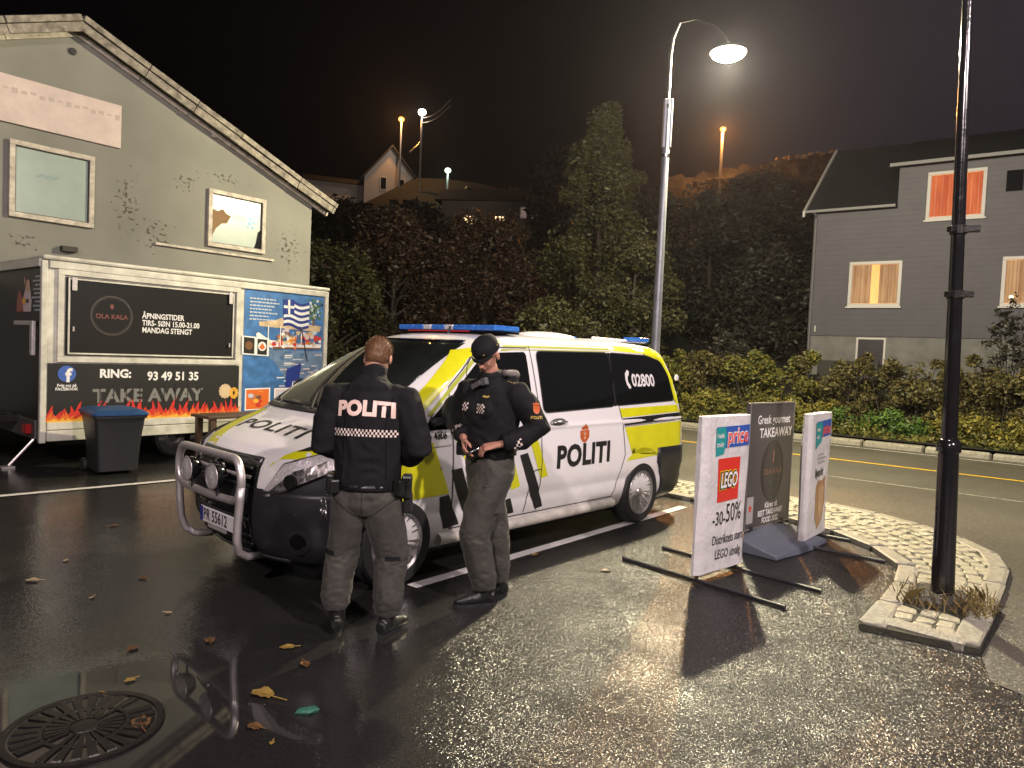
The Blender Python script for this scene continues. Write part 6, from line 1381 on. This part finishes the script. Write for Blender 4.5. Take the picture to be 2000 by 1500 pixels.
jA = jacket(PA, [((0, .0, .865), (.188, .135)), ((0, .0, .93), (.196, .142)), ((0, .0, 1.02), (.196, .138)), ((0, .0, 1.18), (.205, .140)), ((0, .005, 1.32), (.215, .142)), ((0, .01, 1.42), (.205, .125)), ((0, .02, 1.485), (.135, .10)), ((0, .03, 1.53), (.085, .085))],
    [([(-.12, .01, 1.43), (-.205, .01, 1.425), (-.248, -.01, 1.28), (-.270, -.015, 1.13), (-.20, .11, 1.08), (-.115, .205, 1.055)], [.07, .086, .080, .078, .066, .052]), ([(.12, .01, 1.43), (.205, .01, 1.425), (.262, -.02, 1.28), (.305, -.03, 1.14), (.23, .10, 1.07), (.115, .205, 1.055)], [.07, .086, .080, .080, .068, .052])], 1, collarA)
JB = bvh_of(jA) if False else None
def loc_bvh(o):
    return BVHTree.FromPolygons([v.co.copy() for v in o.data.vertices], [tuple(p.vertices) for p in o.data.polygons])
jb = loc_bvh(jA)
vs, fs = text2d('POLITI', size=.115, bold=.0065, sx=1.0, space=1.06); wt = max(v[0] for v in vs)
decal('back_lettering', [], jb, lambda a, b: (a, -1, b), (0, 1, 0), K['reflect_white'], PA, off=.0035, step=.02, texts=[([(-.168 + a / wt * .335, 1.315 + b + .012 * (1 - ((a / wt - .5) * 2) ** 2)) for a, b in vs], fs, 0)])
ch = []
NCH = 34
for i in range(NCH):
    for j in range(3):
        if (i + j) % 2 == 0:
            x0 = -.185 + .37 * i / NCH; z0 = 1.225 - .0145 * j + .006 * (1 - ((i / NCH - .5) * 2) ** 2); ch.append(rect(x0, z0, x0 + .37 / NCH * .98, z0 + .0138))
decal('checker_band', ch, jb, lambda a, b: (a, -1, b), (0, 1, 0), K['checker_white'], PA, off=.0035, step=.03)
decal('seam', line([(-.15, 1.44), (-.12, 1.28), (-.13, .95)], .004) + line([(.15, 1.44), (.12, 1.28), (.13, .95)], .004) + line([(-.18, .90), (.18, .90)], .004), jb, lambda a, b: (a, -1, b), (0, 1, 0), K['gloss_black'], PA, off=.002, step=.03)
# grey shoulder panel (hood lining edge)
def trousers(par, hip, legs, seed, knee, hem):
    q = MB(); q.tube([p for p, r in hip], [r for p, r in hip], 26, side=(1, 0, 0))
    for P_, R_ in legs: q.tube(P_, [r * 1.05 for r in R_], 22)
    return remesh(q, 'trousers', K['trouser'], par, .011, 4, trouser_fold(knee, hem, seed))
tA = trousers(PA, [((0, .0, .93), (.170, .125)), ((0, -.005, .86), (.178, .135)), ((0, -.005, .79), (.178, .135)), ((0, .0, .74), (.16, .11))],
    [([(-.085, -.005, .84), (-.10, .0, .72), (-.125, .02, .58), (-.145, .035, .48), (-.160, .01, .34), (-.168, -.01, .22), (-.160, -.005, .15)], [.112, .108, .096, .088, .084, .076, .066]),
     ([(.085, -.005, .84), (.105, .0, .72), (.135, .015, .58), (.155, .03, .48), (.150, .005, .34), (.150, -.015, .22), (.150, -.005, .13)], [.112, .110, .100, .092, .085, .078, .068])], 2, .46, .20)
tb = loc_bvh(tA)
decal('knee_strap', [rect(-.235, .478, -.17, .505)], tb, lambda a, b: (a, -1, b), (0, 1, 0), K['jacket'], PA, off=.005, step=.02)
decal('knee_strap', [rect(.135, .462, .22, .490)], tb, lambda a, b: (a, -1, b), (0, 1, 0), K['jacket'], PA, off=.005, step=.02)
decal('pocket_seam', line([(-.19, .84), (-.06, .74), (-.0, .72)], .004) + line([(.19, .84), (.06, .74), (0, .72)], .004) + line([(.0, .90), (.0, .74)], .003), tb, lambda a, b: (a, -1, b), (0, 1, 0), K['jacket'], PA, off=.002, step=.02)
boot(PA, (-.158, .0), radians(14)); boot(PA, (.150, -.01), radians(-22))
q = MB(); R = []
for z in (.875, .92): R.append([((.192) * cos(t), .145 * sin(t), z) for t in [2 * pi * k / 40 for k in range(40)]])
q.loft(R, caps=False); blt = q.build('belt', K['leather'], PA, smooth=True); md = blt.modifiers.new('s', 'SOLIDIFY'); md.thickness = .008
q = MB(); q.box((.235, .0, .90), (.06, .11, .14), rot=.1); q.box((.245, .01, .80), (.05, .09, .12), rot=.1); q.build('holster', K['leather'], PA, bevel=.014)
q = MB(); q.box((.205, -.085, .905), (.06, .05, .10), rot=-.5); q.build('pouch', K['leather'], PA, bevel=.012)
q = MB(); q.box((-.215, -.02, .90), (.05, .08, .12)); q.build('pouch', K['leather'], PA, bevel=.014)
q = MB(); q.box((-.17, -.115, .90), (.06, .04, .08), rot=.6); q.build('pouch', K['leather'], PA, bevel=.01)
q = MB()
def torus(mb, c, R_, r_, ax, n=18):
    a, b = Vector(ax).orthogonal().normalized(), None; b = Vector(ax).normalized().cross(a); pts = [Vector(c) + a * cos(2 * pi * k / n) * R_ + b * sin(2 * pi * k / n) * R_ for k in range(n + 1)]; mb.tube(pts, r_, 6, caps=False)
for k, (dx, dz) in enumerate(((-.225, .835), (-.24, .80), (-.22, .775), (-.235, .75))): torus(q, (dx, -.07 - .01 * k, dz), .018, .003, (1, .4 * (-1) ** k, .3))
q.tube([(-.235, -.08, .76), (-.25, -.09, .70)], .005, 6); q.tube([(-.225, -.08, .76), (-.22, -.09, .69)], .005, 6); q.build('key_chain', K['steel'], PA, smooth=True)

# ---- officer facing the camera, looking down at what he holds
PB = thing('person', 'officer in black cap and dark jacket looking down at his hands beside the van door', 'person', (-.13, 4.82, 0), radians(144))
Mb = Matrix.Rotation(radians(6), 3, 'Z') @ Matrix.Rotation(radians(-35), 3, 'X'); hb = (-.005, .085, 1.70)
q = MB(); head(q, hb, Mb); q.tube([(0, .0, 1.45), (0, .03, 1.56), (0, .06, 1.63)], [.07, .062, .058], 16)
q.tube([(0, 0, .95), (0, .0, 1.15), (0, .02, 1.38), (0, .02, 1.48)], [(.13, .09), (.13, .09), (.15, .10), (.10, .07)], 18, side=(1, 0, 0))
q.tube([(-.09, .02, 1.46), (-.19, .01, 1.46), (-.33, -.07, 1.24), (-.22, .09, 1.135), (-.175, .135, 1.12)], [.05, .045, .038, .027, .024], 14)
q.tube([(.09, .02, 1.46), (.19, .01, 1.46), (.25, .0, 1.22), (.13, .15, 1.15), (.085, .185, 1.14)], [.05, .045, .038, .027, .024], 14)
q.tube([(-.06, 0, .98), (.0, .12, .5), (-.03, .05, .12)], [.08, .055, .04], 14); q.tube([(.06, 0, .98), (-.01, -.08, .5), (-.005, -.15, .12)], [.08, .055, .04], 14)
hand(q, (-.165, .145, 1.118), (.72, .62, -.22), (.25, -.35, -.9), -1, .75, 1.0)
hand(q, (.075, .19, 1.128), (-.45, .45, -.80), (-.75, -.35, .0), 1, .55, 1.0)
bB = remesh(q, 'body', K['skin'], PB, .0055, 1)
eyes(bB, hb, Mb)
q = MB()
q.tube([Vector(hb) + Mb @ Vector((x, .100 - abs(x) * .5, .0125)) for x in (-.044, -.03, -.016)], .0035, 6); q.tube([Vector(hb) + Mb @ Vector((x, .100 - abs(x) * .5, .0125)) for x in (.044, .03, .016)], .0035, 6)
q.build('eyebrows', K['hair'], bB)
# knitted-look field cap with short peak
Mc = Mb @ Matrix.Rotation(radians(-4), 3, 'X'); q = MB(); R = []
for r_, z_, fy in ((.084, .036, .107), (.0865, .055, .109), (.085, .080, .106), (.077, .102, .096), (.058, .118, .072), (.031, .125, .040), (.004, .127, .005)):
    R.append([Vector(hb) + Mc @ Vector((r_ * cos(t), -.008 + fy * sin(t), z_)) for t in [2 * pi * k / 32 for k in range(32)]])
q.loft(R); cap_ = q.build('cap', K['jacket'], PB, smooth=True)
q = MB(); R = []
for rr_, dz in ((1.0, .044), (1.08, .038), (1.14, .031), (1.145, .026), (1.08, .032), (1.0, .036)):
    R.append([Vector(hb) + Mc @ Vector((.088 * rr_ ** .4 * sin(t), -.008 + .113 * (1 + (rr_ - 1) * cos(t * .9)) * cos(t), dz)) for t in [radians(-62 + 124 * k / 16) for k in range(17)]])
q.loft(R, caps=False, closed=False); q.build('peak', K['jacket'], cap_, smooth=True)
q = MB(); torus(q, Vector(hb) + Mc @ Vector((0, -.008, .042)), .093, .005, Mc @ Vector((0, 0, 1)), 28); q.build('cap_band', K['jacket'], cap_, smooth=True)
q = MB()
for a_ in (-.6, .9, 2.1): q.box(Vector(hb) + Mc @ Vector((.0915 * cos(a_ + 1.2), -.008 + .113 * sin(a_ + 1.2), .07)), (.008, .006, .006))
q.build('cap_stud', K['gold'], cap_)
def collarB(q):
    q.tube([(0, .015, 1.50), (0, .03, 1.56), (0, .035, 1.59)], [(.100, .092), (.088, .086), (.086, .086)], 22, side=(1, 0, 0))
    q.tube([(-.15, -.02, 1.535), (-.08, -.095, 1.53), (.02, -.11, 1.53), (.11, -.06, 1.53)], [.035, .05, .05, .03], 14)
    q.ell((0, .10, 1.30), (.15, .075, .155), 20, 14); q.ell((-.07, .155, 1.34), (.055, .035, .06), 12, 8); q.ell((.07, .155, 1.34), (.055, .035, .06), 12, 8)
jB = jacket(PB, [((0, .0, 1.02), (.185, .135)), ((0, .01, 1.08), (.196, .150)), ((0, .01, 1.18), (.205, .155)), ((0, .01, 1.30), (.215, .155)), ((0, .01, 1.40), (.220, .145)), ((0, .01, 1.47), (.205, .125)), ((0, .01, 1.525), (.135, .10))],
    [([(-.12, .01, 1.46), (-.205, .0, 1.45), (-.272, -.035, 1.36), (-.335, -.075, 1.235), (-.28, .02, 1.165), (-.195, .115, 1.13)], [.07, .088, .086, .086, .072, .056]), ([(.12, .01, 1.46), (.205, .005, 1.45), (.245, .0, 1.34), (.255, .01, 1.215), (.185, .09, 1.165), (.10, .165, 1.148)], [.07, .086, .080, .076, .066, .054])], 5, collarB)
jbb = loc_bvh(jB)
def fr_(name, polys, m, a0=None, off=.0035, texts=(), step=.02, az=0.0, org=(0, 0)):
    """press onto the jacket from a direction turned az about the vertical (0 = from the front)"""
    d = Vector((sin(az), -cos(az), 0)); r_ = Vector((-cos(az), -sin(az), 0)); c = Vector((org[0], org[1], 0)) - d * 1.0
    return decal(name, polys, jbb, lambda a, b: c + r_ * a + Vector((0, 0, b)), d, m, PB, off=off, step=step, texts=texts)
chk = lambda x0, z0, n, m_, s_: [rect(x0 + i * s_, z0 + j * s_, x0 + (i + .97) * s_, z0 + (j + .97) * s_) for i in range(n) for j in range(m_) if (i + j) % 2 == 0]
fr_('chest_checker', chk(-.105, 1.325, 4, 4, .0135), K['checker_white']); fr_('chest_checker', chk(.01, 1.315, 6, 5, .0125), K['checker_white'])
fr_('gold_badge', [[(.035, 1.425), (.05, 1.435), (.065, 1.428), (.08, 1.435), (.092, 1.425), (.065, 1.415)]], K['gold'])
# left sleeve patch, seen from the camera side
AZ = radians(58)
fr_('sleeve_crest', [[(-.026, 1.385), (-.026, 1.352), (-.013, 1.335), (.0, 1.33), (.013, 1.335), (.026, 1.352), (.026, 1.385)], [(-.022, 1.388), (-.026, 1.402), (-.012, 1.396), (0, 1.41), (.012, 1.396), (.026, 1.402), (.022, 1.388)]], K['orange'], az=AZ, org=(-.30, -.045), step=.015)
vs, fs = text2d('POLITI', size=.026, bold=.0014, align='CENTER')
fr_('sleeve_lettering', [], K['gold'], texts=[([(a, 1.300 + b) for a, b in vs], fs, 0)], az=AZ, org=(-.30, -.045), step=.015)
# shoulder stars pressed from above
decal('shoulder_star', [arc(-.155 - .022 * k, .03, .006, 0, 360, 6)[:-1] for k in range(3)], jbb, lambda a, b: (a, b, 2.5), (0, 0, -1), K['gold'], PB, off=.004, step=.02)
# checkered cuffs as short bands of cells around each sleeve end
def cuff(p0, p1, r0, r1):
    q = MB(); A, Bq = Vector(p0), Vector(p1); t = (Bq - A).normalized(); u = t.orthogonal().normalized(); v = t.cross(u); n = 22
    for j in range(4):
        for i in range(n):
            if (i + j) % 2: continue
            c = []
            for (di, dj) in ((0, 0), (1, 0), (1, 1), (0, 1)):
                a = 2 * pi * (i + di * .96) / n; f_ = (j + dj * .96) / 4; r = r0 + (r1 - r0) * f_; c.append(A.lerp(Bq, f_) + (u * cos(a) + v * sin(a)) * r)
            q.add(c, [(0, 1, 2, 3)])
    cf = q.build('cuff_checker', K['checker_white'], PB)
    return cf
cuff((-.265, .035, 1.158), (-.228, .078, 1.142), .073, .067); cuff((.165, .108, 1.160), (.130, .138, 1.153), .070, .064)
q = MB(); q.tube([(-.10, .02, 1.585), (-.13, -.06, 1.575), (-.06, -.13, 1.56), (.03, -.14, 1.56), (.09, -.09, 1.565)], [(.018, .030), (.03, .045), (.035, .05), (.03, .045), (.015, .03)], 14)
hdb = remesh(q, 'hood', K['grey_bag'], PB, .01, 3, fold(.006, 14, 8))
q = MB(); q.box((.01, .165, 1.50), (.085, .02, .035), mtx=Matrix.Rotation(.5, 3, 'Y')); q.box((-.05, .155, 1.525), (.045, .035, .05), mtx=Matrix.Rotation(.3, 3, 'Y')); q.build('microphone', mat('dull_grey_plastic', (.10, .10, .10), .4), PB, bevel=.006)
q = MB(); q.box((.135, .12, 1.475), (.03, .03, .085)); q.tube([(.135, .12, 1.51), (.14, .115, 1.62), (.12, .10, 1.68)], .003, 6); q.build('radio', K['black_plastic'], PB, bevel=.004)
tB = trousers(PB, [((0, .0, 1.06), (.172, .128)), ((0, .0, .98), (.182, .142)), ((0, -.01, .90), (.180, .142)), ((0, .0, .84), (.15, .12))],
    [([(-.075, .01, .94), (-.045, .06, .78), (-.01, .10, .62), (.005, .125, .50), (-.01, .09, .34), (-.03, .055, .20), (-.035, .045, .12)], [.118, .116, .104, .094, .088, .078, .068]),
     ([(.07, -.01, .94), (.045, -.03, .78), (.01, -.06, .62), (-.01, -.075, .50), (-.005, -.12, .34), (.0, -.15, .20), (.0, -.15, .12)], [.112, .110, .100, .090, .084, .074, .066])], 6, .47, .20)
q = MB(); q.box((-.115, .09, .74), (.055, .15, .19), rot=-.5); q.box((-.12, .092, .835), (.06, .165, .02), rot=-.5); pk = q.build('thigh_pocket', K['trouser'], PB, bevel=.012)
boot(PB, (-.035, .05), radians(-38)); boot(PB, (.0, -.15), radians(-30))
q = MB(); R = []
for z in (1.035, 1.075): R.append([((.198) * cos(t), .152 * sin(t), z) for t in [2 * pi * k / 40 for k in range(40)]])
q.loft(R, caps=False); blt = q.build('belt', K['leather'], PB, smooth=True); md = blt.modifiers.new('s', 'SOLIDIFY'); md.thickness = .008
q = MB(); q.box((.185, .09, 1.05), (.06, .05, .09), rot=.6); q.build('pouch', K['leather'], PB, bevel=.01)
pn = MB(); pn.tube([(-.09, .235, 1.095), (-.02, .262, 1.055), (.015, .275, 1.035)], [.006, .007, .004], 8)
pn = pn.build('pen', K['steel'], None, smooth=True); pn.matrix_world = Matrix.Translation((-.13, 4.82, 0)) @ Matrix.Rotation(radians(144), 4, 'Z'); tag(pn, 'small shiny pen held in the hands of the officer in the cap', 'pen')

# ------------------------------------------------------------ damp air
hm = bpy.data.materials.new('damp_air'); hm.use_nodes = True; t = hm.node_tree; t.nodes.remove(t.nodes['Principled BSDF'])
pv = t.nodes.new('ShaderNodeVolumePrincipled'); pv.inputs['Color'].default_value = (.82, .82, 1.0, 1); pv.inputs['Density'].default_value = .0003; pv.inputs['Anisotropy'].default_value = .72
t.links.new(pv.outputs[0], t.nodes['Material Output'].inputs['Volume'])
q = MB(); q.b2((-70, -16, -1.0), (80, 118, 42)); hz_ = q.build('haze', hm); stuff(hz_); hz_['label'] = 'thin damp night air over the whole place'
S.cycles.volume_max_steps = 64; S.cycles.volume_step_rate = 8
